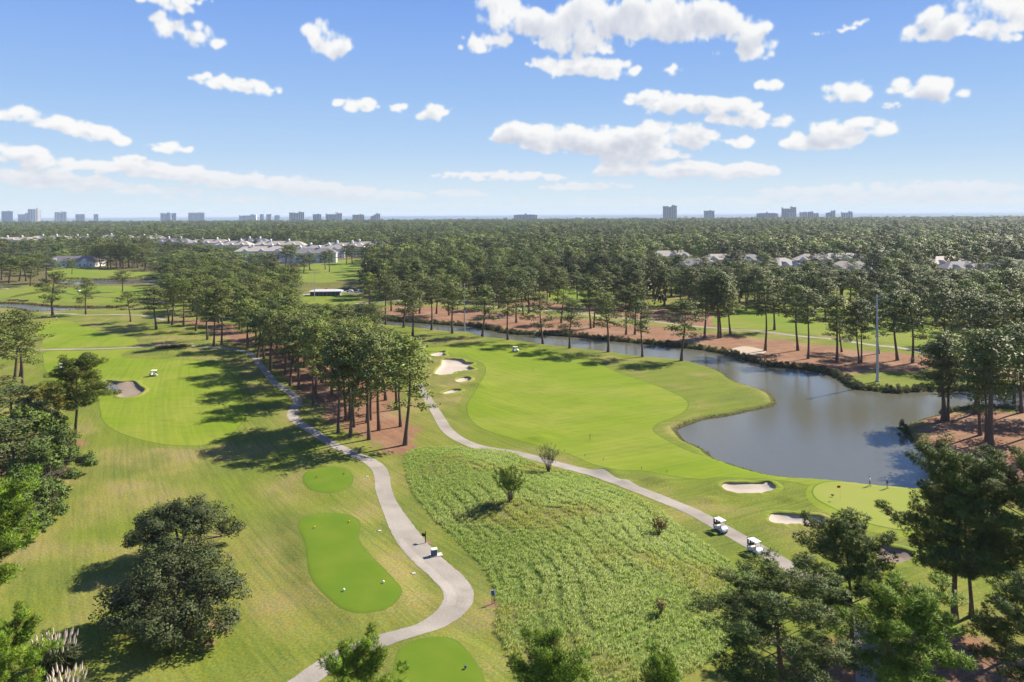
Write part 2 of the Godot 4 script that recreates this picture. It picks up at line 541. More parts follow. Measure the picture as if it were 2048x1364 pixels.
var pond_far := PackedVector2Array([Vector2(-371.96, -609.95), Vector2(-367.9, -623.76), Vector2(-339.33, -617.17), Vector2(-320.58, -620.7), Vector2(-297.32, -624), Vector2(-281.78, -599.74), Vector2(-283.89, -586.74), Vector2(-296.97, -574.95), Vector2(-322.36, -572.39), Vector2(-344.12, -573.68)])
var pond_left := PackedVector2Array([Vector2(-330.07, -456.34), Vector2(-306.51, -455.22), Vector2(-288.44, -449.28), Vector2(-265.4, -436.02), Vector2(-246.71, -432.82), Vector2(-226.91, -431.92), Vector2(-224.59, -422.67), Vector2(-238.77, -418.87), Vector2(-254.76, -413.09), Vector2(-266.09, -413.58), Vector2(-276.2, -422.73), Vector2(-293.31, -432.59), Vector2(-308.44, -426.4)])
var ponds := []

var tee_small := PackedVector2Array([Vector2(-40.83, -146.16), Vector2(-41.34, -149.8), Vector2(-40.25, -152.11), Vector2(-37.99, -153.26), Vector2(-35.02, -152.32), Vector2(-32.56, -149.37), Vector2(-31.38, -145.74), Vector2(-31.26, -142.04), Vector2(-32.53, -139.77), Vector2(-34.5, -139.06), Vector2(-37.09, -140.09), Vector2(-39.29, -142.68)])
var tee_long := PackedVector2Array([Vector2(-35.85, -126.09), Vector2(-35.29, -127.72), Vector2(-33.42, -128.75), Vector2(-30.89, -128.93), Vector2(-28.29, -128.05), Vector2(-26.32, -125.96), Vector2(-25.42, -123.56), Vector2(-25.24, -120.7), Vector2(-24.66, -118.31), Vector2(-23.17, -115.16), Vector2(-20.89, -111.52), Vector2(-18.16, -107.2), Vector2(-15.97, -103.62), Vector2(-15.49, -102.26), Vector2(-15.78, -100.17), Vector2(-16.67, -98.29), Vector2(-18.16, -97.45), Vector2(-20.36, -97.11), Vector2(-22.65, -98.35), Vector2(-24.95, -101.04), Vector2(-26.99, -103.75), Vector2(-28.98, -107.33), Vector2(-30.67, -111.95), Vector2(-31.95, -116.12), Vector2(-33.54, -119.88), Vector2(-34.98, -122.72)])
var tee_near := PackedVector2Array([Vector2(-13.61, -86.5), Vector2(-13.5, -88.46), Vector2(-12.53, -89.98), Vector2(-10.85, -91.01), Vector2(-8.74, -91.21), Vector2(-7.17, -90.45), Vector2(-5.51, -87.89), Vector2(-4.2, -85), Vector2(-3.68, -83.28), Vector2(-3.48, -81.03), Vector2(-4.17, -78.58), Vector2(-9.32, -77.84), Vector2(-12.28, -80.27), Vector2(-13.35, -83.72)])
var putting := PackedVector2Array([Vector2(55.18, -138.21), Vector2(57.13, -141.2), Vector2(59.86, -142.98), Vector2(64.12, -142.92), Vector2(69.15, -141.53), Vector2(74.49, -139.16), Vector2(77.64, -134.99), Vector2(75.27, -129.38), Vector2(69.24, -123.28), Vector2(64.04, -121.22), Vector2(60.59, -122.42), Vector2(57.49, -125.43), Vector2(55.58, -130.75), Vector2(54.54, -134.62)])
var meadow := PackedVector2Array([Vector2(-23.06, -159.58), Vector2(-22.68, -164.61), Vector2(-19.62, -166.66), Vector2(-12.73, -166.54), Vector2(-7.11, -165.03), Vector2(-0.29, -162.16), Vector2(4.88, -154.99), Vector2(8.55, -152.5), Vector2(13.58, -148.63), Vector2(18.65, -142.05), Vector2(22.54, -136.99), Vector2(25.16, -131.62), Vector2(27.32, -123.64), Vector2(29.49, -118.16), Vector2(31.14, -113.32), Vector2(33.03, -110.09), Vector2(34.15, -106.75), Vector2(33.39, -101.86), Vector2(30.24, -96.22), Vector2(26.66, -90.65), Vector2(23.34, -87.32), Vector2(20.46, -85.06), Vector2(17.69, -82.73), Vector2(14.44, -80.04), Vector2(8.82, -77.69), Vector2(3.65, -77.73), Vector2(0.56, -80.16), Vector2(-0.06, -85.43), Vector2(-1.37, -89.87), Vector2(-2.33, -92.88), Vector2(-2.53, -96.08), Vector2(-2.27, -99.01), Vector2(-2.57, -103.48), Vector2(-3.18, -105.73), Vector2(-4.56, -110.38), Vector2(-6.61, -114.11), Vector2(-8.94, -119.02), Vector2(-12.53, -125.77), Vector2(-15.08, -131.3), Vector2(-17.23, -135.9), Vector2(-19.69, -142.64), Vector2(-21.62, -150.93)])
# bunkers: outline, sand kind
var bunkers := [
	[PackedVector2Array([Vector2(-128.07, -236.04), Vector2(-124.13, -234.54), Vector2(-120.74, -231.03), Vector2(-117.53, -232.31), Vector2(-112.51, -226.85), Vector2(-109.69, -223.57), Vector2(-108.28, -219.19), Vector2(-108.07, -214.42), Vector2(-112.23, -213.36), Vector2(-115.21, -218.74), Vector2(-118.9, -221.28), Vector2(-123.54, -227.12), Vector2(-126.26, -231.85)]), "grey", "grey damp sand bunker with a puddle beside the fairway with two carts"],
	[PackedVector2Array([Vector2(-24.67, -266.91), Vector2(-18.43, -266.74), Vector2(-16.37, -262.2), Vector2(-13.66, -260.38), Vector2(-14.93, -255.31), Vector2(-12.81, -250.34), Vector2(-15.5, -248.03), Vector2(-18.7, -246.55), Vector2(-19.71, -242.75), Vector2(-22.33, -241.32), Vector2(-25.15, -242.14), Vector2(-25.61, -249.88), Vector2(-24.73, -258.11)]), "white", "largest pale sand bunker beside the pine grove, with scalloped edges"],
	[PackedVector2Array([Vector2(-30.34, -276.51), Vector2(-28.33, -280.42), Vector2(-25.24, -281.33), Vector2(-25.44, -277.35), Vector2(-24.35, -273.44), Vector2(-26.91, -271.61), Vector2(-29.37, -272.63)]), "white", "small sand bunker just beyond the largest scalloped bunker"],
	[PackedVector2Array([Vector2(-17.92, -233.98), Vector2(-16.44, -237.5), Vector2(-14.1, -238.16), Vector2(-13, -235.26), Vector2(-13.78, -232.48), Vector2(-15.66, -230.47), Vector2(-17.2, -230.51)]), "white", "round sand bunker just below the largest scalloped bunker"],
	[PackedVector2Array([Vector2(-20.94, -216.55), Vector2(-18.93, -220.16), Vector2(-16.82, -221.36), Vector2(-15.15, -220.7), Vector2(-15.71, -218.24), Vector2(-17.85, -215.88), Vector2(-19.96, -215.33)]), "white", "thin sliver of a sand bunker near the end of the pine grove"],
	[PackedVector2Array([Vector2(39.18, -141.99), Vector2(40.46, -143.81), Vector2(42.84, -143.78), Vector2(46.46, -143.99), Vector2(49.03, -144.48), Vector2(49.53, -142.88), Vector2(49.46, -141.06), Vector2(48.28, -139.56), Vector2(46.46, -138.59), Vector2(44.2, -137.88), Vector2(41.09, -137.93), Vector2(39.66, -139.69)]), "white", "oblong white sand bunker between pond and cart path, next to the green"],
	[PackedVector2Array([Vector2(43.92, -128.53), Vector2(45.94, -129.14), Vector2(48.87, -128.25), Vector2(51.34, -127.37), Vector2(52.42, -125.91), Vector2(52.5, -124.89), Vector2(51.09, -123.52), Vector2(49.38, -122.95), Vector2(47.98, -123.56), Vector2(46.57, -123.97), Vector2(45.03, -123.6), Vector2(43.12, -124.02), Vector2(42.68, -125.63)]), "white", "white sand bunker in front of the green, nearest the two carts"],
	[PackedVector2Array([Vector2(57.05, -116.4), Vector2(58.46, -115.34), Vector2(60.01, -114.64), Vector2(60.26, -112.96), Vector2(58.03, -110.73), Vector2(55.52, -110.29), Vector2(54.06, -110.78), Vector2(54.73, -113.36)]), "grey", "brown raked sand bunker between the large foreground pines"],
]
var straw_zones := [
	PackedVector2Array([Vector2(-22.09, -170.34), Vector2(-23.23, -164.62), Vector2(-26.91, -163.65), Vector2(-31.87, -167.95), Vector2(-36.46, -175.57), Vector2(-40.77, -181.77), Vector2(-47.21, -190.74), Vector2(-55.49, -205.94), Vector2(-63.54, -223.74), Vector2(-73.6, -244.91), Vector2(-84.96, -266.82), Vector2(-97.3, -288.7), Vector2(-97.74, -301.99), Vector2(-84.89, -299.28), Vector2(-70.15, -287.87), Vector2(-58.15, -267.87), Vector2(-40.49, -228.39), Vector2(-30.41, -201.69), Vector2(-23.31, -182.7)]),
	PackedVector2Array([Vector2(-75.87, -399.17), Vector2(-56.91, -379.11), Vector2(-30.1, -360.61), Vector2(-5.7, -337.86), Vector2(16.35, -328.53), Vector2(46.3, -309.2), Vector2(72.91, -292.02), Vector2(82.75, -273.16), Vector2(91.4, -256.58), Vector2(101.58, -248.06), Vector2(106.63, -237.24), Vector2(123.3, -242.02), Vector2(139.78, -245.45), Vector2(158.72, -230.23), Vector2(171.39, -248.57), Vector2(151.6, -260.09), Vector2(141.13, -273.36), Vector2(128.11, -284.9), Vector2(114.81, -299.74), Vector2(99.25, -313.68), Vector2(81.48, -326.22), Vector2(63.06, -344.31), Vector2(42.08, -361.14), Vector2(18.95, -379.71), Vector2(-6.66, -398.24), Vector2(-34.53, -414.23), Vector2(-63.69, -424.51)]),
	PackedVector2Array([Vector2(25.77, -407.24), Vector2(45.02, -386.17), Vector2(66.61, -363.56), Vector2(86.57, -346.51), Vector2(107.02, -338.16), Vector2(109.72, -361.86), Vector2(97.42, -389.8), Vector2(76.65, -418.13), Vector2(51.13, -438.24), Vector2(-7.51, -451.22), Vector2(-18.72, -431.8)]),
	PackedVector2Array([Vector2(96.4, -183.35), Vector2(103.55, -188.58), Vector2(113.62, -195.05), Vector2(132.59, -194.65), Vector2(157.18, -192.66), Vector2(109.65, -134.52), Vector2(93.34, -137.15), Vector2(87.95, -138.46), Vector2(87.32, -149.16), Vector2(89.33, -159.28), Vector2(92.54, -172.75)]),
	PackedVector2Array([Vector2(35.23, -85.11), Vector2(41.46, -89.98), Vector2(47.17, -92.94), Vector2(53.31, -91.78), Vector2(57.23, -92.17), Vector2(61.57, -90.62), Vector2(69.23, -88.68), Vector2(56.35, -72.25), Vector2(27.54, -72.48)]),
	PackedVector2Array([Vector2(-44.9, -92.42), Vector2(-43.09, -93.85), Vector2(-40.38, -96.36), Vector2(-39.18, -98.53), Vector2(-37.58, -97.77), Vector2(-37.88, -94.93), Vector2(-39.81, -92.05), Vector2(-42.3, -90.79)]),
	PackedVector2Array([Vector2(-172.87, -373.01), Vector2(-149.48, -358.62), Vector2(-130.26, -328.19), Vector2(-111.14, -300.12), Vector2(-101.03, -299.8), Vector2(-123.31, -339.2), Vector2(-150.13, -372.11)]),
	PackedVector2Array([Vector2(-98.86, -169.16), Vector2(-101.28, -172.54), Vector2(-100.57, -173.28), Vector2(-98.34, -170.62)]),
	PackedVector2Array([Vector2(-90.26, -143.72), Vector2(-92.07, -150.62), Vector2(-100.8, -164.95), Vector2(-107.5, -166.81), Vector2(-99.72, -137.59), Vector2(-82.35, -113.55), Vector2(-81.31, -118.68)]),
]
var straw_boxes := []
# swells of the ground: x, z, height, radius
var swells := [[18.84, -150.27, 0.7, 6.21], [28.39, -145.35, 0.58, 7.27], [6.16, -172.83, 0.46, 6.91], [35.51, -135.6, 0.36, 4.52], [21.5, -144.64, 0.39, 3.86], [-131.95, -284.56, 0.57, 16.12], [-111.53, -280.91, 0.37, 9.36], [49.89, -135.39, 0.36, 3.61], [52.83, -117.86, 0.31, 4.71], [-10, -227.65, 0.46, 9.11], [-119.14, -230.32, 0.61, 11.52], [-23.36, -224.7, 0.45, 6.74]]


func make_ground() -> void:
	ponds = [rounded(shore, 4.0), rounded(pond_far, 6.0), rounded(pond_left, 5.0)]
	# grid lines: a metre apart where the photograph shows the turf, wider further out
	var xs := []
	var x := 0.0
	var s := 1.0
	while x < 9000.0:
		xs.push_back(x)
		s = 1.0 if x < 150.0 else (2.0 if x < 290.0 else s * 1.075)
		x += s
	for k in range(xs.size() - 1, 0, -1):
		GX.push_back(-xs[k])
	for k in xs:
		GX.push_back(k)
	var zs := []
	var d := -400.0
	while d < 4360.0:
		zs.push_back(-d)
		s = maxf(1.0, (70.0 - d) * 0.2) if d < 70.0 else (1.0 if d < 330.0 else (2.0 if d < 560.0 else s * 1.06))
		d += s
	for k in range(zs.size() - 1, -1, -1):
		GZ.push_back(zs[k])
	var w := GX.size()
	var h := GZ.size()
	GH.resize(w * h)
	var pb := ponds.map(func(p): return bounds(p))
	var tees := [rounded(tee_small, 2.5), rounded(tee_long, 3.0), rounded(tee_near, 3.0), rounded(putting, 4.0)]
	var tb := tees.map(func(p): return bounds(p))
	var lift := [0.45, 0.6, 0.5, 0.5]
	var run := [4.0, 4.5, 4.0, 9.0]
	var md := rounded(meadow, 5.0)
	var mb := bounds(md)
	var bk := bunkers.map(func(b): return rounded(b[0], 2.0))
	var bb := bk.map(func(p): return bounds(p))
	for j in h:
		var z := GZ[j]
		var near_z := z < -60.0 and z > -620.0
		for i in w:
			var gx := GX[i]
			var y := 0.0
			if near_z and absf(gx) < 460.0:
				var p := Vector2(gx, z)
				y = n_large.get_noise_2d(gx, z) * 0.35 + n_mid.get_noise_2d(gx, z) * 0.10
				for g in swells:
					var q: float = (gx - g[0]) * (gx - g[0]) + (z - g[1]) * (z - g[1]) * 1.6
					var rr: float = g[3] * g[3] * 0.16
					if q < rr * 6.0:
						y += g[2] * exp(-q / rr) * 1.6
				for k in 4:
					if tb[k].grow(run[k]).has_point(p):
						y = lerpf(y, y * 0.25 + lift[k], smooth(run[k], -0.5, away(tees[k], p)))
				if mb.grow(3.0).has_point(p):
					y += 1.5 * smooth(2.0, -14.0, away(md, p))
				for k in bk.size():
					if bb[k].grow(6.0).has_point(p):
						var a := away(bk[k], p)
						y += 0.28 * smooth(6.0, 0.5, a) - 0.75 * smooth(0.4, -1.2, a)
				for k in 3:
					if pb[k].grow(6.0).has_point(p):
						var a := away(ponds[k], p)
						if a < 6.0:
							y = lerpf(-0.9, y, smooth(0.0, 2.6, a)) if a > 0.0 else -0.9 - 1.4 * smooth(0.0, -4.0, a)
			GH[j * w + i] = y
	GN.resize(w * h)
	for j in h:
		for i in w:
			var i0 := maxi(i - 1, 0)
			var i1 := mini(i + 1, w - 1)
			var j0 := maxi(j - 1, 0)
			var j1 := mini(j + 1, h - 1)
			GN[j * w + i] = Vector3(-(GH[j * w + i1] - GH[j * w + i0]) / (GX[i1] - GX[i0]), 1.0, -(GH[j1 * w + i] - GH[j0 * w + i]) / (GZ[j1] - GZ[j0])).normalized()
	for k in straw_zones.size():
		straw_zones[k] = rounded(straw_zones[k], 6.0)
		straw_boxes.push_back(bounds(straw_zones[k]))
	var v := PackedVector3Array()
	var c := PackedColorArray()
	var uv := PackedVector2Array()
	var uv2 := PackedVector2Array()
	v.resize(w * h)
	c.resize(w * h)
	uv.resize(w * h)
	uv2.resize(w * h)
	for j in h:
		for i in w:
			var k := j * w + i
			v[k] = Vector3(GX[i], GH[k], GZ[j])
			c[k] = rough_colour(GX[i], GZ[j], GH[k])
			uv[k] = Vector2(GX[i], GZ[j])
			uv2[k] = along(GX[i], GZ[j])
	var idx := PackedInt32Array()
	idx.resize((w - 1) * (h - 1) * 6)
	var o := 0
	for j in h - 1:
		for i in w - 1:
			var a := j * w + i
			for q in [a, a + 1, a + w + 1, a, a + w + 1, a + w]:
				idx[o] = q
				o += 1
	var arr := []
	arr.resize(Mesh.ARRAY_MAX)
	arr[Mesh.ARRAY_VERTEX] = v
	arr[Mesh.ARRAY_NORMAL] = GN
	arr[Mesh.ARRAY_COLOR] = c
	arr[Mesh.ARRAY_TEX_UV] = uv
	arr[Mesh.ARRAY_TEX_UV2] = uv2
	arr[Mesh.ARRAY_INDEX] = idx
	var m := ArrayMesh.new()
	m.add_surface_from_arrays(Mesh.PRIMITIVE_TRIANGLES, arr)
	m.surface_set_material(0, mats.rough_turf)
	structure(obj("ground", m), "mown rough with yellowing patches and rusty pine straw under the trees")


# the mowers' way: first along, then across
func along(x: float, z: float) -> Vector2:
	var t := 0.85 + x * 0.0022
	return Vector2(-x * sin(t) - z * cos(t), x * cos(t) - z * sin(t)) if x < 10.0 else Vector2(x * 0.9 - z * 0.43, x * 0.43 + z * 0.9)


func rough_colour(x: float, z: float, y: float) -> Color:
	var d := -z
	var a := n_mid.get_noise_2d(x, z)
	var b := n_large.get_noise_2d(x * 1.7 + 300.0, z * 1.7)
	var f := n_small.get_noise_2d(x, z)
	var green := Color(0.205, 0.258, 0.038)
	var gold := Color(0.300, 0.290, 0.078)
	var tan_ := Color(0.345, 0.285, 0.125)
	var dull := Color(0.160, 0.205, 0.045)
	# the rough on the pond side is watered and greener
	var lush := smoothstep(-25.0, 15.0, x + a * 30.0) * smoothstep(330.0, 290.0, d) * 0.30
	var c := green.lerp(gold, clampf(0.45 - lush + a * 1.1 + b * 0.7 + f * 0.18, 0, 1))
	c = c.lerp(tan_, clampf((a - f * 0.4 + 0.25 * b) * 1.6 - 0.35 - lush * 0.6, 0, 0.6))
	c = c.lerp(dull, clampf((-a * 0.8 + b) * 1.4 - 0.25, 0, 0.55))
	if d > 60.0 and d < 620.0 and absf(x) < 420.0:
		var s := 0.0
		for k in straw_zones.size():
			if straw_boxes[k].grow(5.0).has_point(Vector2(x, z)):
				var q := away(straw_zones[k], Vector2(x, z)) + a * 7.0 + f * 3.0
				s = maxf(s, smooth(1.6, -2.4, q))
		if s > 0.0:
			var straw := Color(0.385, 0.212, 0.128).lerp(Color(0.300, 0.170, 0.105), clampf(0.5 + f, 0, 1)).lerp(Color(0.44, 0.30, 0.20), clampf(a * 1.5, 0, 0.6))
			c = c.lerp(straw, s)
		if y < -0.25:
			c = c.lerp(Color(0.085, 0.085, 0.045), smooth(-0.25, -0.8, y))
	if d > 430.0:
		# floor of the woods: leaf litter, scrub and grass
		var wood := Color(0.13, 0.14, 0.05).lerp(Color(0.19, 0.135, 0.075), clampf(0.5 + a + f, 0, 1))
		c = c.lerp(wood, smooth(430.0, 640.0, d) * 0.85)
	return c


# a sheet cut to an outline and laid on the ground's own triangles
func drape(poly: PackedVector2Array, up: float, m: Material, tint: Callable) -> ArrayMesh:
	var box := bounds(poly)
	var i0 := maxi(GX.bsearch(box.position.x) - 1, 0)
	var i1 := mini(GX.bsearch(box.end.x), GX.size() - 1)
	var j0 := maxi(GZ.bsearch(box.position.y) - 1, 0)
	var j1 := mini(GZ.bsearch(box.end.y), GZ.size() - 1)
	var k := poly.size()
	var cut := {}
	for e in k:
		var a := poly[e]
		var b := poly[(e + 1) % k]
		var parts := maxi(1, int(ceil(a.distance_to(b) / 0.25)))
		for s in parts + 1:
			var p := a.lerp(b, float(s) / parts)
			cut[(GX.bsearch(p.x) - 1) * 100000 + GZ.bsearch(p.y) - 1] = true
	var mb := MB.new()
	mb.use_uv = true
	var uv2 := PackedVector2Array()
	var w := GX.size()
	for j in range(j0, j1):
		var xs := PackedFloat32Array()
		var zc := (GZ[j] + GZ[j + 1]) * 0.5
		for e in k:
			var a := poly[e]
			var b := poly[(e + 1) % k]
			if (a.y > zc) != (b.y > zc):
				xs.push_back(a.x + (b.x - a.x) * (zc - a.y) / (b.y - a.y))
		xs.sort()
		for i in range(i0, i1):
			var is_cut: bool = cut.has(i * 100000 + j)
			var count := 0
			var xc := (GX[i] + GX[i + 1]) * 0.5
			for q in xs:
				if q < xc:
					count += 1
			if not is_cut and count % 2 == 0:
				continue
			var cs := [j * w + i, j * w + i + 1, (j + 1) * w + i + 1, (j + 1) * w + i]
			for t in [[cs[0], cs[1], cs[2]], [cs[0], cs[2], cs[3]]]:
				var p := []
				for q in t:
					p.push_back(Vector2(GX[q % w], GZ[q / w]))
				var pieces := [PackedVector2Array(p)]
				if is_cut:
					pieces = Geometry2D.intersect_polygons(pieces[0], poly)
				for piece in pieces:
					var tri := Geometry2D.triangulate_polygon(piece) if piece.size() > 3 else PackedInt32Array([0, 1, 2])
					var area := (p[1] - p[0] as Vector2).cross(p[2] - p[0])
					for q in range(0, tri.size(), 3):
						var pp := [piece[tri[q]], piece[tri[q + 1]], piece[tri[q + 2]]]
						var turn: float = (pp[1] - pp[0]).cross(pp[2] - pp[0])
						if absf(turn) < 1e-6:
							continue
						if turn < 0.0:
							pp = [pp[0], pp[2], pp[1]]
						for r in pp:
							var l1: float = (r - p[0]).cross(p[2] - p[0]) / area
							var l2: float = (p[1] - p[0]).cross(r - p[0]) / area
							var l0 := 1.0 - l1 - l2
							mb.v.push_back(Vector3(r.x, GH[t[0]] * l0 + GH[t[1]] * l1 + GH[t[2]] * l2 + up, r.y))
							mb.n.push_back((GN[t[0]] * l0 + GN[t[1]] * l1 + GN[t[2]] * l2).normalized())
							mb.c.push_back(tint.call(r.x, r.y))
							mb.u.push_back(r)
							uv2.push_back(along(r.x, r.y))
	var a := []
	a.resize(Mesh.ARRAY_MAX)
	a[Mesh.ARRAY_VERTEX] = mb.v
	a[Mesh.ARRAY_NORMAL] = mb.n
	a[Mesh.ARRAY_COLOR] = mb.c
	a[Mesh.ARRAY_TEX_UV] = mb.u
	a[Mesh.ARRAY_TEX_UV2] = uv2
	var out := ArrayMesh.new()
	out.add_surface_from_arrays(Mesh.PRIMITIVE_TRIANGLES, a)
	out.surface_set_material(0, m)
	return out


func fairway_tint(x: float, z: float) -> Color:
	var a := n_mid.get_noise_2d(x * 0.8, z * 0.8)
	var b := n_large.get_noise_2d(x * 2.0, z * 2.0 + 80.0)
	var c := Color(0.208, 0.302, 0.020).lerp(Color(0.268, 0.322, 0.044), clampf(0.4 + a + b * 0.8, 0, 1))
	return c.lerp(Color(0.172, 0.256, 0.022), clampf(n_small.get_noise_2d(x * 0.3, z * 0.9) * 1.2 - 0.15, 0, 0.5))


func tee_tint(x: float, z: float) -> Color:
	var a := n_mid.get_noise_2d(x * 3.0, z * 3.0)
	return Color(0.118, 0.205, 0.016).lerp(Color(0.150, 0.222, 0.022), clampf(0.4 + a * 1.2, 0, 1))


func green_tint(x: float, z: float) -> Color:
	var a := n_mid.get_noise_2d(x * 2.0, z * 2.0)
	return Color(0.262, 0.318, 0.058).lerp(Color(0.290, 0.322, 0.072), clampf(0.5 + a, 0, 1))


func far_turf_tint(x: float, z: float) -> Color:
	var a := n_mid.get_noise_2d(x * 0.4, z * 0.4)
	return Color(0.185, 0.275, 0.028).lerp(Color(0.25, 0.285, 0.05), clampf(0.45 + a * 1.3, 0, 1))


func edge_tint(x: float, z: float) -> Color:
	return Color(0.145, 0.215, 0.025)


func concrete_tint(x: float, z: float) -> Color:
	var a := n_mid.get_noise_2d(x * 2.0, z * 2.0)
	var b := n_small.get_noise_2d(x, z)
	var c := Color(0.315, 0.288, 0.252).lerp(Color(0.395, 0.364, 0.320), clampf(0.5 + a * 1.5 + b * 0.35, 0, 1))
	return c.lerp(Color(0.24, 0.215, 0.18), clampf(n_mid.get_noise_2d(x * 5.0 + 90.0, z * 5.0) * 1.8 - 0.45, 0, 0.5))


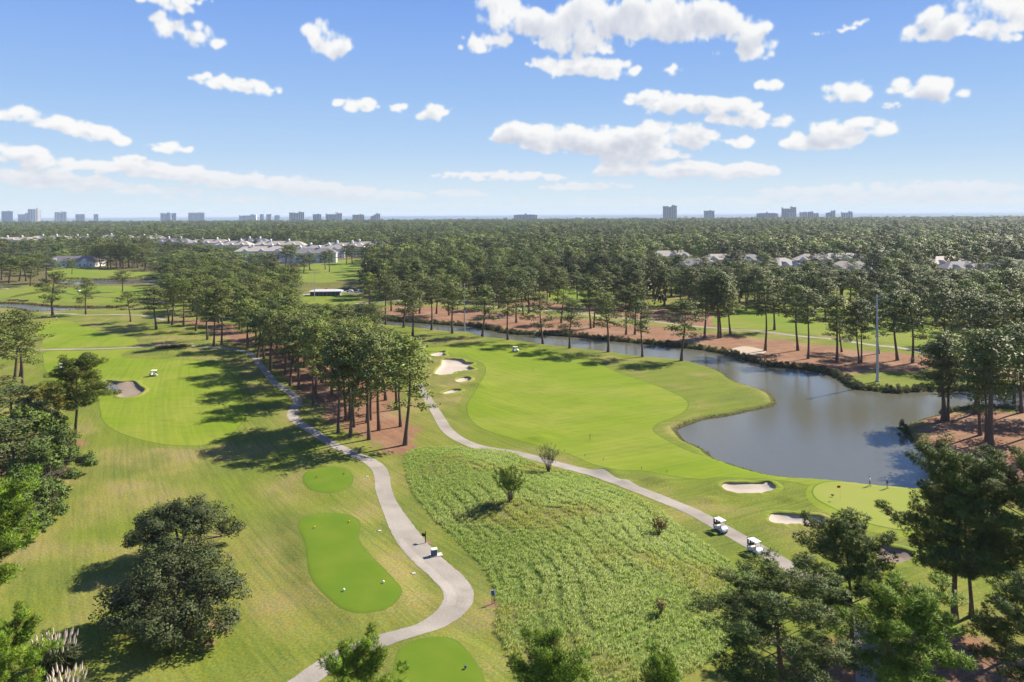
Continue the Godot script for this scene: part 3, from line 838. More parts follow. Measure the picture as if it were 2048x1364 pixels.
func make_turf() -> void:
	var sheets := [
		["fairway", PackedVector2Array([Vector2(-105.08, -191.93), Vector2(-98.53, -183.74), Vector2(-91.24, -177.4), Vector2(-83.6, -172.59), Vector2(-76.61, -169.85), Vector2(-70.91, -169.75), Vector2(-67.82, -173.44), Vector2(-67.3, -181.44), Vector2(-69.71, -195), Vector2(-75.62, -210.82), Vector2(-84.28, -229.47), Vector2(-92.57, -245.41), Vector2(-101.61, -260.24), Vector2(-111.23, -266.67), Vector2(-125.55, -270.73), Vector2(-138.97, -272.99), Vector2(-145.72, -278.95), Vector2(-147.48, -287.09), Vector2(-147.26, -292.38), Vector2(-162.68, -288.6), Vector2(-178.03, -286.98), Vector2(-169.44, -271.07), Vector2(-154.73, -249.37), Vector2(-140.42, -237.77), Vector2(-121.32, -217.68), Vector2(-112.06, -203.45)]), 0.02, "fairway_turf", fairway_tint, "bright green fairway crossed by long pine shadows, with two carts on it"],
		["fairway", PackedVector2Array([Vector2(-33.55, -286.74), Vector2(-26.66, -295.18), Vector2(-13.16, -301.58), Vector2(0.9, -298.82), Vector2(14.06, -283.2), Vector2(22.64, -273.01), Vector2(29.26, -259.18), Vector2(33.38, -245.17), Vector2(38.2, -234.68), Vector2(43.73, -223.08), Vector2(46.26, -216.18), Vector2(47.66, -210.29), Vector2(47.38, -203.14), Vector2(44.05, -195.05), Vector2(39.27, -188.98), Vector2(36.39, -185.87), Vector2(33.85, -181.58), Vector2(33.35, -177.04), Vector2(34.7, -171.54), Vector2(36.89, -166), Vector2(39.19, -161.81), Vector2(43.29, -157.16), Vector2(47.07, -152.46), Vector2(50.63, -149.18), Vector2(56.09, -146.83), Vector2(59.31, -145.13), Vector2(56.11, -141.47), Vector2(54, -143.87), Vector2(50.75, -145.54), Vector2(46.18, -146.44), Vector2(40.5, -147.08), Vector2(36.45, -146.59), Vector2(31.02, -148.64), Vector2(26.59, -151.61), Vector2(20.63, -152.3), Vector2(15.97, -156.35), Vector2(12.23, -161.95), Vector2(8.11, -165.81), Vector2(3.79, -169.86), Vector2(-3.12, -176.93), Vector2(-8.11, -183.26), Vector2(-11.01, -191.4), Vector2(-12.33, -202.86), Vector2(-11.25, -216.32), Vector2(-9.51, -234.47), Vector2(-9.02, -251.85), Vector2(-11.55, -263.84), Vector2(-17.41, -273.23), Vector2(-25.33, -280.33)]), 0.02, "fairway_turf", fairway_tint, "large bright green fairway between the canal and the cart path"],
		["apron", PackedVector2Array([Vector2(53.7, -137.74), Vector2(56.21, -141.73), Vector2(60.05, -144.58), Vector2(64.95, -144.77), Vector2(70.87, -143.07), Vector2(76.36, -140.91), Vector2(80.12, -136.14), Vector2(76.76, -128.28), Vector2(69.76, -121.34), Vector2(62.67, -118.64), Vector2(58.67, -120.16), Vector2(55.58, -123.07), Vector2(53.38, -128.61), Vector2(52.75, -133.49)]), 0.015, "fairway_turf", fairway_tint, "green collar round the putting green beside the pond"],
		["putting_green", putting, 0.035, "green_turf", green_tint, "pale smooth putting green with two golfers and a red flag"],
		["tee_ground", tee_small, 0.02, "green_turf", tee_tint, "small round tee beside the bend of the cart path"],
		["tee_ground", tee_long, 0.02, "green_turf", tee_tint, "long pear shaped tee inside the bend of the cart path"],
		["tee_ground", tee_near, 0.02, "green_turf", tee_tint, "rounded tee at the lower edge, below the cart path"],
		["approach", PackedVector2Array([Vector2(-182.73, -294.57), Vector2(-167, -296.27), Vector2(-152.83, -301.45), Vector2(-154.97, -309.77), Vector2(-163.3, -320.04), Vector2(-178.95, -331.26), Vector2(-196.86, -349.35), Vector2(-213.56, -366.02), Vector2(-228.93, -375.22), Vector2(-226.99, -358.32), Vector2(-213.52, -335.26), Vector2(-193.49, -308.62)]), 0.02, "fairway_turf", fairway_tint, "approach and green beyond the narrow path where a golfer stands"],
		["fairway", PackedVector2Array([Vector2(-321.82, -480.37), Vector2(-328.79, -511.14), Vector2(-319.41, -541.49), Vector2(-297.87, -555.18), Vector2(-263.67, -545.67), Vector2(-233.81, -490.57), Vector2(-221.06, -451.16), Vector2(-237.17, -441.94), Vector2(-264.37, -453.22), Vector2(-289.79, -464.93), Vector2(-309.01, -465.86)]), 0.03, "fairway_turf", far_turf_tint, "fairway between the two small ponds"],
		["fairway", PackedVector2Array([Vector2(-361.88, -529.66), Vector2(-364.6, -566.86), Vector2(-345, -565.71), Vector2(-321.69, -527.46), Vector2(-318.37, -494.93), Vector2(-322.5, -471.98), Vector2(-337.98, -467.27), Vector2(-371.32, -513.4)]), 0.03, "fairway_turf", far_turf_tint, "turf near the left pond by the rounded pines"],
		["fairway", PackedVector2Array([Vector2(-428.58, -691.52), Vector2(-480.29, -796.44), Vector2(-425.27, -755.29), Vector2(-359.11, -704.48), Vector2(-308.45, -666.03), Vector2(-288.74, -623.44), Vector2(-325.76, -630.74), Vector2(-353.46, -627.66), Vector2(-379.59, -629.36)]), 0.04, "fairway_turf", far_turf_tint, "slope of turf beyond the far small pond"],
		["fairway", PackedVector2Array([Vector2(-264.99, -679.87), Vector2(-218.85, -706.52), Vector2(-208.84, -774.3), Vector2(-215.36, -840.08), Vector2(-187.11, -864.9), Vector2(-170.54, -854.1), Vector2(-123.37, -617.46), Vector2(-128.72, -594.59), Vector2(-146.21, -569.98), Vector2(-185.33, -598.16), Vector2(-222.07, -600.48)]), 0.05, "fairway_turf", far_turf_tint, "distant fairway in the gap above the cart shelter"],
		["fairway", PackedVector2Array([Vector2(-134.25, -479.55), Vector2(-109.44, -490.17), Vector2(-92.58, -455.36), Vector2(-95.13, -425.93), Vector2(-119.44, -431.71)]), 0.03, "fairway_turf", far_turf_tint, "lawn in front of the cart shelter"],
		["fairway", PackedVector2Array([Vector2(93.63, -338.65), Vector2(116.82, -327.73), Vector2(138.77, -308.57), Vector2(163.63, -280.68), Vector2(183.42, -260.95), Vector2(203.91, -290.06), Vector2(191.19, -327.87), Vector2(182.03, -376.7), Vector2(160.55, -418.85), Vector2(127.5, -420.37), Vector2(102.56, -379.99)]), 0.03, "fairway_turf", far_turf_tint, "sunny turf among the pines beyond the far path"],
		["fairway", PackedVector2Array([Vector2(213.85, -482.29), Vector2(235.98, -524.25), Vector2(263.29, -529.98), Vector2(242.03, -480.8), Vector2(220.01, -461.52)]), 0.05, "fairway_turf", far_turf_tint, "patch of bright lawn above the steel pole"],
		["fairway", PackedVector2Array([Vector2(22.5, -449.77), Vector2(36.8, -524.93), Vector2(63.27, -541.73), Vector2(79.23, -505.45), Vector2(64.18, -447.74), Vector2(43.35, -419.65)]), 0.05, "fairway_turf", far_turf_tint, "glimpse of fairway between the pines beyond the canal"],
	]
	for s in sheets:
		var poly := rounded(s[1], 1.5)
		if s[0] in ["fairway", "tee_ground", "putting_green"] and bounds(poly).get_center().y > -330.0:
			if s[0] == "fairway":
				var cut := Geometry2D.offset_polygon(poly, 2.6, Geometry2D.JOIN_ROUND)
				structure(obj("first_cut", drape(cut[0], s[2] - 0.012, mats.rough_turf, func(x, z): return rough_colour(x, z, 0.0).lerp(Color(0.195, 0.262, 0.030), 0.62))), "band of half long turf round the " + s[5].substr(0, 40))
			var rim := Geometry2D.offset_polygon(poly, 0.30, Geometry2D.JOIN_ROUND)
			if rim.size():
				structure(obj("mown_edge", drape(rim[0], s[2] - 0.008, mats.fairway_turf, edge_tint)), "thin darker mown line round " + s[5].substr(0, 40))
		structure(obj(s[0], drape(poly, s[2], mats[s[3]], s[4])), s[5])
	var paths := [
		[[Vector3(-26.24, -77.22, 3), Vector3(-24.73, -81.64, 3), Vector3(-23.83, -83.28, 3), Vector3(-22.26, -85.82, 3), Vector3(-20.39, -88.43, 3), Vector3(-16.15, -91.49, 3), Vector3(-11.81, -93.87, 3), Vector3(-9.23, -96.51, 3.4), Vector3(-7.85, -99.45, 3.9), Vector3(-7.52, -102.31, 4.1), Vector3(-8.36, -105.21, 4.1), Vector3(-10.28, -108.6, 4.2), Vector3(-12.8, -112.38, 4.3), Vector3(-15.22, -116.61, 4.3), Vector3(-17.36, -121.34, 4.2), Vector3(-19.43, -126.48, 3.8), Vector3(-21.47, -131.84, 3.2), Vector3(-22.66, -135.28, 3), Vector3(-24.52, -141.42, 3), Vector3(-25.97, -148.14, 3), Vector3(-27.18, -152.19, 3), Vector3(-28.81, -155.55, 3), Vector3(-31.09, -158.74, 2.9), Vector3(-35.31, -163.12, 2.7), Vector3(-39.74, -168.1, 2.5), Vector3(-44.06, -174.15, 2.5), Vector3(-48.47, -180.66, 2.5), Vector3(-53.97, -188.13, 2.5), Vector3(-57.42, -194.74, 2.5), Vector3(-59.1, -202.31, 2.5), Vector3(-60.02, -209.34, 2.5), Vector3(-63.46, -216.34, 2.5), Vector3(-68.69, -224.5, 2.5), Vector3(-73.95, -232.6, 2.5), Vector3(-79.36, -243.55, 2.4), Vector3(-86.68, -258.12, 2.4), Vector3(-93.02, -271.66, 2.4), Vector3(-99.38, -282.56, 2.4), Vector3(-107.43, -290.08, 2.3), Vector3(-117, -294.71, 2.2), Vector3(-127.4, -298.37, 2.2), Vector3(-142, -297.71, 2.1), Vector3(-161.15, -292.81, 2.1), Vector3(-180.69, -291.27, 2.1), Vector3(-204.43, -287.78, 2.1)], "winding pale concrete cart path from the tees up the left fairway"],
		[[Vector3(-29.46, -231.5, 2.6), Vector3(-25.28, -215.46, 2.6), Vector3(-21.52, -201.49, 2.6), Vector3(-19.61, -194.44, 2.7), Vector3(-18.12, -188.32, 2.8), Vector3(-15.93, -180.44, 2.9), Vector3(-13.6, -175.14, 2.9), Vector3(-10.14, -169.75, 2.9), Vector3(-7.19, -166.79, 2.9), Vector3(-4.36, -164.98, 2.9), Vector3(-0.51, -163.19, 2.9), Vector3(3.66, -160.1, 2.9), Vector3(8.73, -155.54, 2.9), Vector3(14.8, -150.92, 2.9), Vector3(19.22, -146.31, 2.9), Vector3(23.24, -141.2, 2.9), Vector3(26.95, -136.2, 2.9), Vector3(30.35, -131.32, 2.9), Vector3(32.03, -128.27, 2.9), Vector3(34.71, -122.37, 2.9), Vector3(37.13, -117.17, 2.9), Vector3(39.66, -111.59, 2.9), Vector3(41.05, -107.85, 2.9), Vector3(41.94, -105.93, 2.9), Vector3(43.53, -101.75, 2.9), Vector3(44.03, -96.91, 2.9), Vector3(42.85, -91.02, 3.2), Vector3(40.59, -85.06, 3.4), Vector3(37.31, -78.23, 3.4)], "pale concrete cart path with two carts, running past the tall grass"],
		[[Vector3(-93.8, -432.89, 4), Vector3(-84.42, -439.71, 4), Vector3(-64.69, -451.39, 4), Vector3(-40.95, -445.13, 3.6), Vector3(-6.93, -415.2, 3.4), Vector3(2.96, -406.11, 3.4), Vector3(22.85, -399.01, 3.4), Vector3(38.16, -384.55, 3.2), Vector3(49.68, -374.79, 3.2), Vector3(60.63, -365.52, 3), Vector3(70.72, -355.07, 3), Vector3(80.26, -345.2, 3), Vector3(89.66, -337.32, 3), Vector3(104.52, -330.99, 3), Vector3(110.71, -325.18, 3), Vector3(119.41, -315.56, 3), Vector3(128.22, -308.92, 3), Vector3(137.12, -297.86, 3), Vector3(140.69, -292.08, 3), Vector3(145.78, -287.54, 3), Vector3(149.08, -281.12, 3), Vector3(152.62, -261.83, 3), Vector3(156.61, -241.14, 3), Vector3(169.77, -237.07, 3)], "far cart path under the pines beyond the canal"],
		[[Vector3(-436.31, -704, 3), Vector3(-438.34, -722.84, 3), Vector3(-411.73, -690.32, 3), Vector3(-385.11, -660.44, 3)], "short path on the slope by the rounded pines"],
		[[Vector3(-390.43, -560.54, 3), Vector3(-355.71, -536.34, 3), Vector3(-354.31, -550.85, 3), Vector3(-326.1, -534.69, 3), Vector3(-287.75, -493.35, 3), Vector3(-223.14, -461.69, 3), Vector3(-204.05, -440.4, 3)], "distant path between the small ponds"],
		[[Vector3(-251.03, -400.54, 2.6), Vector3(-237.49, -397.98, 2.6), Vector3(-224.33, -393.51, 2.6), Vector3(-209.29, -394.84, 2.6), Vector3(-190.29, -388.28, 2.6), Vector3(-172.87, -373.01, 2.6)], "path below the left pond"],
		[[Vector3(-150.66, -582.83, 2.4), Vector3(-145.94, -600.19, 2.4), Vector3(-140.21, -628.39, 2.4)], "thin path over the distant fairway"],
		[[Vector3(-150.72, -486.29, 9), Vector3(-132.64, -491.38, 9), Vector3(-117.15, -509.57, 10), Vector3(-101.43, -499.06, 9), Vector3(-90.89, -514.79, 8)], "service road and car park behind the lawn"],
	]
	for s in paths:
		structure(obj("cart_path", drape(ribbon(s[0], 0.8), 0.03, mats.concrete, concrete_tint)), s[1])
	structure(obj("path_strip", drape(ribbon([Vector3(-18.16, -119.68, 0.8), Vector3(-16.47, -116.1, 1.2), Vector3(-14.96, -113.39, 1.3), Vector3(-12.92, -110.17, 1.3), Vector3(-10.93, -107.12, 1.3), Vector3(-9.61, -105.09, 1.3), Vector3(-8.83, -103.27, 1.3), Vector3(-8.41, -101.52, 1.3), Vector3(-8.53, -99.71, 1.2)], 0.8), 0.036, mats.concrete, func(x, z): return concrete_tint(x, z) * 1.14)), "newer paler strip of concrete along the inside of the path's bend")
	for b in bunkers:
		var poly := rounded(b[0], 0.9)
		var t := thing("sand_bunker", b[2], "bunker", Vector3.ZERO, 0.0, "bunkers of the course")
		t.set_meta("kind", "structure")
		t.remove_meta("category")
		var white := Color(0.555, 0.49, 0.42)
		var grey := Color(0.30, 0.245, 0.195)
		var isw: bool = b[1] == "white"
		obj("sand", drape(poly, 0.03, mats.sand, func(x, z): return (white if isw else grey).lerp(Color(0.45, 0.39, 0.32) if isw else Color(0.22, 0.19, 0.16), clampf(n_mid.get_noise_2d(x * 3, z * 3) * 0.9, 0, 0.5))), t)
		if not isw and poly[0].x < 0.0:
			var wet := Geometry2D.offset_polygon(rounded(PackedVector2Array([Vector2(-126.54, -233.22), Vector2(-123.29, -231.77), Vector2(-119.59, -227.68), Vector2(-117.66, -223.13), Vector2(-119.28, -222.54), Vector2(-122.72, -226.45)]), 1.0), -0.2)
			var pm := mat("puddle", lin(0.16, 0.15, 0.14), 0.12)
			obj("puddle", drape(wet[0], 0.05, pm, func(_x, _z): return Color.WHITE), t)
		obj("turf_lip", lip(poly), t)
	# fringe of sand and clippings where the near bank meets the pond
	structure(obj("bare_sand", drape(rounded(PackedVector2Array([Vector2(81.09, -283.21), Vector2(90.26, -291.47), Vector2(95.1, -282.78), Vector2(90.6, -274.87), Vector2(83.93, -277.04)]), 2.0), 0.02, mats.sand, func(_x, _z): return Color(0.52, 0.43, 0.34)), null), "bare pale sand on the far bank of the canal")


# the overhanging turf edge of a bunker
func lip(poly: PackedVector2Array) -> ArrayMesh:
	var mb := MB.new()
	mb.use_uv = true
	var k := poly.size()
	var cw := 1.0 if Geometry2D.is_polygon_clockwise(poly) else -1.0
	var rings := []
	for i in k:
		var d := (poly[(i + 1) % k] - poly[(i - 1 + k) % k]).normalized().orthogonal() * cw
		var p := poly[i]
		var edge := 0.32 + 0.12 * n_small.get_noise_2d(p.x * 3.0, p.y * 3.0)
		var row := []
		for q in [[-1.3, 0.0], [-0.5, edge * 0.7], [-0.08, edge], [0.12, edge * 0.75], [0.10, -0.35]]:
			var s: Vector2 = p + d * q[0]
			row.push_back(Vector3(s.x, (ground_y(s.x, s.y) if q[0] < 0.0 else ground_y(p.x, p.y)) + (0.012 if q[1] == 0.0 else q[1]), s.y))
		rings.push_back(row)
	for i in k:
		var a: Array = rings[i]
		var b: Array = rings[(i + 1) % k]
		for q in 4:
			var col := rough_colour(poly[i].x + q, poly[i].y, 0.0)
			if cw > 0:
				mb.quad(a[q], b[q], b[q + 1], a[q + 1], col)
			else:
				mb.quad(a[q], a[q + 1], b[q + 1], b[q], col)
	for p in mb.v:
		mb.u.push_back(Vector2(p.x, p.z))
	return mb.mesh(mats.green_turf)


func make_water() -> void:
	var rip := NoiseTexture2D.new()
	var f := FastNoiseLite.new()
	f.frequency = 0.03
	f.fractal_octaves = 4
	rip.noise = f
	rip.width = 512
	rip.height = 512
	rip.seamless = true
	rip.as_normal_map = true
	rip.bump_strength = 3.0
	var wm := mat("pond_water", lin(0.092, 0.092, 0.066), 0.10)
	wm.metallic_specular = 0.5
	wm.normal_enabled = true
	wm.normal_texture = rip
	wm.normal_scale = 0.22
	wm.uv1_scale = Vector3(0.16, 0.16, 0.16)
	var sets := [["canal", shore, "winding canal that widens into a pond beside the green"], ["pond", pond_far, "small blue pond far off on the left, below the sloping turf"], ["pond", pond_left, "narrow blue pond at the left edge behind the golfers"]]
	for s in sets:
		var big := Geometry2D.offset_polygon(rounded(s[1], 3.0), 1.0)
		var mb := MB.new()
		mb.use_uv = true
		var tri := Geometry2D.triangulate_polygon(big[0])
		for q in tri:
			mb.v.push_back(Vector3(big[0][q].x, -0.9, big[0][q].y))
			mb.n.push_back(Vector3.UP)
			mb.c.push_back(Color.WHITE)
			mb.u.push_back(big[0][q])
		structure(obj(s[0], mb.mesh(wm)), s[2])
	var sea := MB.new()
	sea.quad(Vector3(-24000, -1.0, -4000), Vector3(24000, -1.0, -4000), Vector3(24000, -1.0, -26000), Vector3(-24000, -1.0, -26000), Color.WHITE)
	var sm := mat("sea_water", lin(0.08, 0.13, 0.18), 0.35)
	structure(obj("sea", sea.mesh(sm)), "pale blue sea on the horizon")


func make_far() -> void:
	var mb := MB.new()
	mb.quad(Vector3(-12000, 1.0, -4300), Vector3(12000, 1.0, -4300), Vector3(12000, 0.5, -4400), Vector3(-12000, 0.5, -4400), Color(0.45, 0.40, 0.32))
	structure(obj("beach", mb.mesh(mats.plain)), "strip of beach behind the woods")


# ---------- trees ----------
var protos := {}
var tints := []
var placed_trees := []
var tree_count := 0


func leaf_spray(mb: MB, at: Vector3, out: Vector3, length: float, width: float, col: Color) -> void:
	var nf := (out + Vector3(rng.randf_range(-1, 1), rng.randf_range(-0.8, 1.0), rng.randf_range(-1, 1)) * 0.7).normalized()
	var d := nf.cross(Vector3(rng.randf_range(-1, 1), rng.randf_range(-1, 1), rng.randf_range(-1, 1))).normalized()
	d = (d + out * 0.35).normalized()
	var s := d.cross(nf).normalized() * width * 0.5
	var mid := at + d * length * 0.45
	var tip := at + d * length
	var nn := (nf * 0.75 + out * 0.5).normalized()
	mb.tri_n(at, mid + s, tip, nn, nn, nn, col)
	mb.tri_n(at, tip, mid - s, nn, nn, nn, col)


# a burst of needles
func tuft(mb: MB, at: Vector3, out: Vector3, length: float, width: float, count: int, col: Color) -> void:
	for k in count:
		var d := (out * 0.55 + Vector3(rng.randf_range(-1, 1), rng.randf_range(-0.5, 0.9), rng.randf_range(-1, 1))).normalized()
		var s := d.cross(out + Vector3(rng.randf_range(-0.6, 0.6), rng.randf_range(-0.6, 0.6), rng.randf_range(-0.6, 0.6))).normalized() * width * 0.5
		var nf := s.cross(d).normalized()
		if nf.dot(out) < 0.0:
			nf = -nf
		var nn := (nf * 0.7 + out * 0.6).normalized()
		var a := at + d * length * 0.08
		mb.tri_n(a - s * 0.8, a + s * 0.8, at + d * length, nn, nn, nn, col)


func ball() -> Vector3:
	var p := Vector3(rng.randf_range(-1, 1), rng.randf_range(-1, 1), rng.randf_range(-1, 1))
	while p.length_squared() > 1.0:
		p = Vector3(rng.randf_range(-1, 1), rng.randf_range(-1, 1), rng.randf_range(-1, 1))
	return p


# pine: HEIGHT 22 m, crown about 5 m in radius; LOOK: branches, sprays to a clump, spray length and width, needles to a spray (0: a leaf shape)
func make_pine(called: String, seed_: int, crown_from: float, radius: float, look: Array, tone: Color, flat_top := 0.5, h := 22.0, blob := 0.35) -> Node3D:
	rng.seed = seed_
	var root := Node3D.new()
	var mid := Vector3(0, h * (crown_from * 0.55 + 0.45), 0)
	var half := Vector3(radius * 0.85, h * (1.0 - crown_from) * 0.5, radius * 0.85)
	var tb := MB.new()
	var cb := MB.new()
	var pts := PackedVector3Array()
	var rad := PackedFloat32Array()
	var lean := Vector3(rng.randf_range(-0.6, 0.6), 0, rng.randf_range(-0.6, 0.6))
	var wob := rng.randf_range(0, TAU)
	for k in 9:
		var t := k / 8.0
		pts.push_back(Vector3(lean.x * t + 0.22 * sin(t * 5.0 + wob), h * 0.96 * t - (0.3 if k == 0 else 0.0), lean.z * t + 0.22 * cos(t * 4.0 + wob)))
		rad.push_back(lerpf((0.013 if look[4] == 0 else 0.019) * h + 0.01, 0.045, pow(t, 0.85)) * (1.35 if k == 0 else 1.0))
	var bark := Color(0.120, 0.086, 0.066)
	tb.tube(pts, rad, 7, bark)
	var count: int = look[0]
	for b in count:
		var s := pow((b + rng.randf()) / count, 0.85)
		var t := crown_from + (0.985 - crown_from) * s
		var ft := t * 8.0
		var i := mini(int(ft), 7)
		var from: Vector3 = pts[i].lerp(pts[i + 1], ft - i)
		var az := b * 2.4 + rng.randf_range(-0.5, 0.5)
		var prof := maxf(0.22, sqrt(maxf(0.0, 1.0 - pow((s - 0.32) / (0.66 + 0.1 * flat_top), 2.0)))) * lerpf(0.72, 1.0, smoothstep(-0.05, 0.3, s))
		var length := radius * prof * rng.randf_range(0.55, 1.12)
		if s < 0.25 and rng.randf() < 0.3:
			length *= 0.5
		var rise := lerpf(-0.10, 0.95, s * s * 0.6 + s * 0.4) + rng.randf_range(-0.12, 0.15)
		var dir := Vector3(cos(az) * cos(rise), sin(rise), sin(az) * cos(rise))
		var bp := PackedVector3Array([from, from + dir * length * 0.5 + Vector3(0, -0.12, 0), from + dir * length + Vector3(0, length * 0.10, 0)])
		tb.tube(bp, PackedFloat32Array([0.085 * (1.2 - s), 0.05, 0.02]), 4, bark)
		var n_cl := 2 + int(round(length * look[5]))
		for q in n_cl:
			var fr := lerpf(0.36, 1.02, (q + rng.randf() * 0.6) / n_cl)
			var side := dir.cross(Vector3.UP).normalized() * rng.randf_range(-1.0, 1.0) * length * 0.30 * minf(1.0, fr * 1.2)
			var c: Vector3 = bp[0].lerp(bp[2], fr) + side + Vector3(0, rng.randf_range(0.0, 0.45), 0)
			var r: float = rng.randf_range(0.75, 1.25) * look[6]
			var shade := rng.randf_range(0.78, 1.2)
			var col := Color(tone.r * shade * rng.randf_range(0.92, 1.12), tone.g * shade, tone.b * shade * rng.randf_range(0.8, 1.15))
			if rng.randf() < 0.04:
				col = col.lerp(Color(0.16, 0.10, 0.04), 0.6)
			tb.tube(PackedVector3Array([bp[0].lerp(bp[2], fr * 0.8), c]), PackedFloat32Array([0.03, 0.012]), 3, bark)
			for l in int(look[1]):
				var o := ball()
				o = o.normalized() * pow(o.length(), 0.55)
				var at := c + Vector3(o.x * r, o.y * r * 0.7, o.z * r)
				var outd := (o + Vector3(0, 0.5, 0)).normalized()
				outd = outd.lerp(((at - mid) / half).normalized(), blob).normalized()
				var jit := rng.randf_range(0.8, 1.2)
				var cc := Color(col.r * jit, col.g * jit, col.b * jit)
				if look[4] == 0:
					leaf_spray(cb, at, outd, look[2] * rng.randf_range(0.7, 1.25), look[3] * rng.randf_range(0.7, 1.25), cc)
				else:
					tuft(cb, at, outd, look[2] * rng.randf_range(0.75, 1.2), look[3], look[4], cc)
	root.set_meta("size", Vector2(h, radius * 1.62))
	var tr := MeshInstance3D.new()
	tr.name = "trunk"
	tr.mesh = tb.mesh(mats.bark)
	root.add_child(tr)
	var cr := MeshInstance3D.new()
	cr.name = "crown"
	cr.mesh = cb.mesh(mats.needles)
	root.add_child(cr)
	protos[called] = root
	return root


# broad crown on a short forked trunk; HEIGHT 10 m, about 16 m across
func make_broadleaf(called: String, seed_: int, h: float, radius: float, clumps: int, leaves: int, size: Vector2, tone: Color, low := 0.12) -> Node3D:
	rng.seed = seed_
	var root := Node3D.new()
	var tb := MB.new()
	var cb := MB.new()
	var bark := Color(0.10, 0.085, 0.07)
	var fork := Vector3(rng.randf_range(-0.2, 0.2), h * 0.2, rng.randf_range(-0.2, 0.2))
	tb.tube(PackedVector3Array([Vector3(0, -0.3, 0), fork * 0.5, fork]), PackedFloat32Array([h * 0.05, h * 0.036, h * 0.036]), 8, bark)
	var limbs := []
	for k in 9:
		var az := k * 2.4 + rng.randf_range(-0.3, 0.3)
		var up := rng.randf_range(0.15, 0.85)
		var e := Vector3(cos(az) * radius * (1.05 - up * 0.65), h * (0.3 + 0.5 * up), sin(az) * radius * (1.05 - up * 0.65)) * rng.randf_range(0.65, 0.85)
		var m := fork.lerp(e, 0.5) + Vector3(0, h * 0.05, 0)
		tb.tube(PackedVector3Array([fork, m, e]), PackedFloat32Array([h * 0.022, h * 0.014, h * 0.006]), 5, bark)
		limbs.push_back(e)
	# lobes of the crown, each a heap of clumps
	var lobes := []
	for k in 19:
		var az := k * 2.4 + rng.randf_range(-0.5, 0.5)
		var lev := rng.randf()
		var rr := radius * (0.80 - 0.58 * lev) * rng.randf_range(0.6, 1.2)
		lobes.push_back([Vector3(cos(az) * rr, h * lerpf(low + 0.16, 0.82, lev * rng.randf_range(0.85, 1.1)), sin(az) * rr), radius * rng.randf_range(0.18, 0.36)])
	for k in clumps:
		var lo: Array = lobes[k % lobes.size()]
		var o := ball()
		o = o.normalized() * pow(o.length(), 0.4)
		var c: Vector3 = lo[0] + Vector3(o.x, o.y * 0.72, o.z) * lo[1]
		if c.y < h * low:
			c.y = h * (low + 0.05 * rng.randf())
		var r := radius * rng.randf_range(0.07, 0.12)
		var shade := rng.randf_range(0.75, 1.25)
		if rng.randf() < 0.25:
			tb.tube(PackedVector3Array([limbs[k % limbs.size()], c]), PackedFloat32Array([0.04, 0.012]), 3, bark)
		for l in leaves:
			var q := ball()
			q = q.normalized() * pow(q.length(), 0.5)
			var outd := (q * 0.8 + o * 0.6 + Vector3(0, 0.35, 0)).normalized()
			var jit := shade * rng.randf_range(0.8, 1.2)
			leaf_spray(cb, c + Vector3(q.x, q.y * 0.8, q.z) * r, outd, size.x * rng.randf_range(0.7, 1.3), size.y * rng.randf_range(0.7, 1.3), Color(tone.r * jit, tone.g * jit, tone.b * jit))
	root.set_meta("size", Vector2(h, radius * 2.0))
	var tr := MeshInstance3D.new()
	tr.name = "trunk"
	tr.mesh = tb.mesh(mats.bark)
	root.add_child(tr)
	var cr := MeshInstance3D.new()
	cr.name = "crown"
	cr.mesh = cb.mesh(mats.needles)
	root.add_child(cr)
	protos[called] = root
	return root


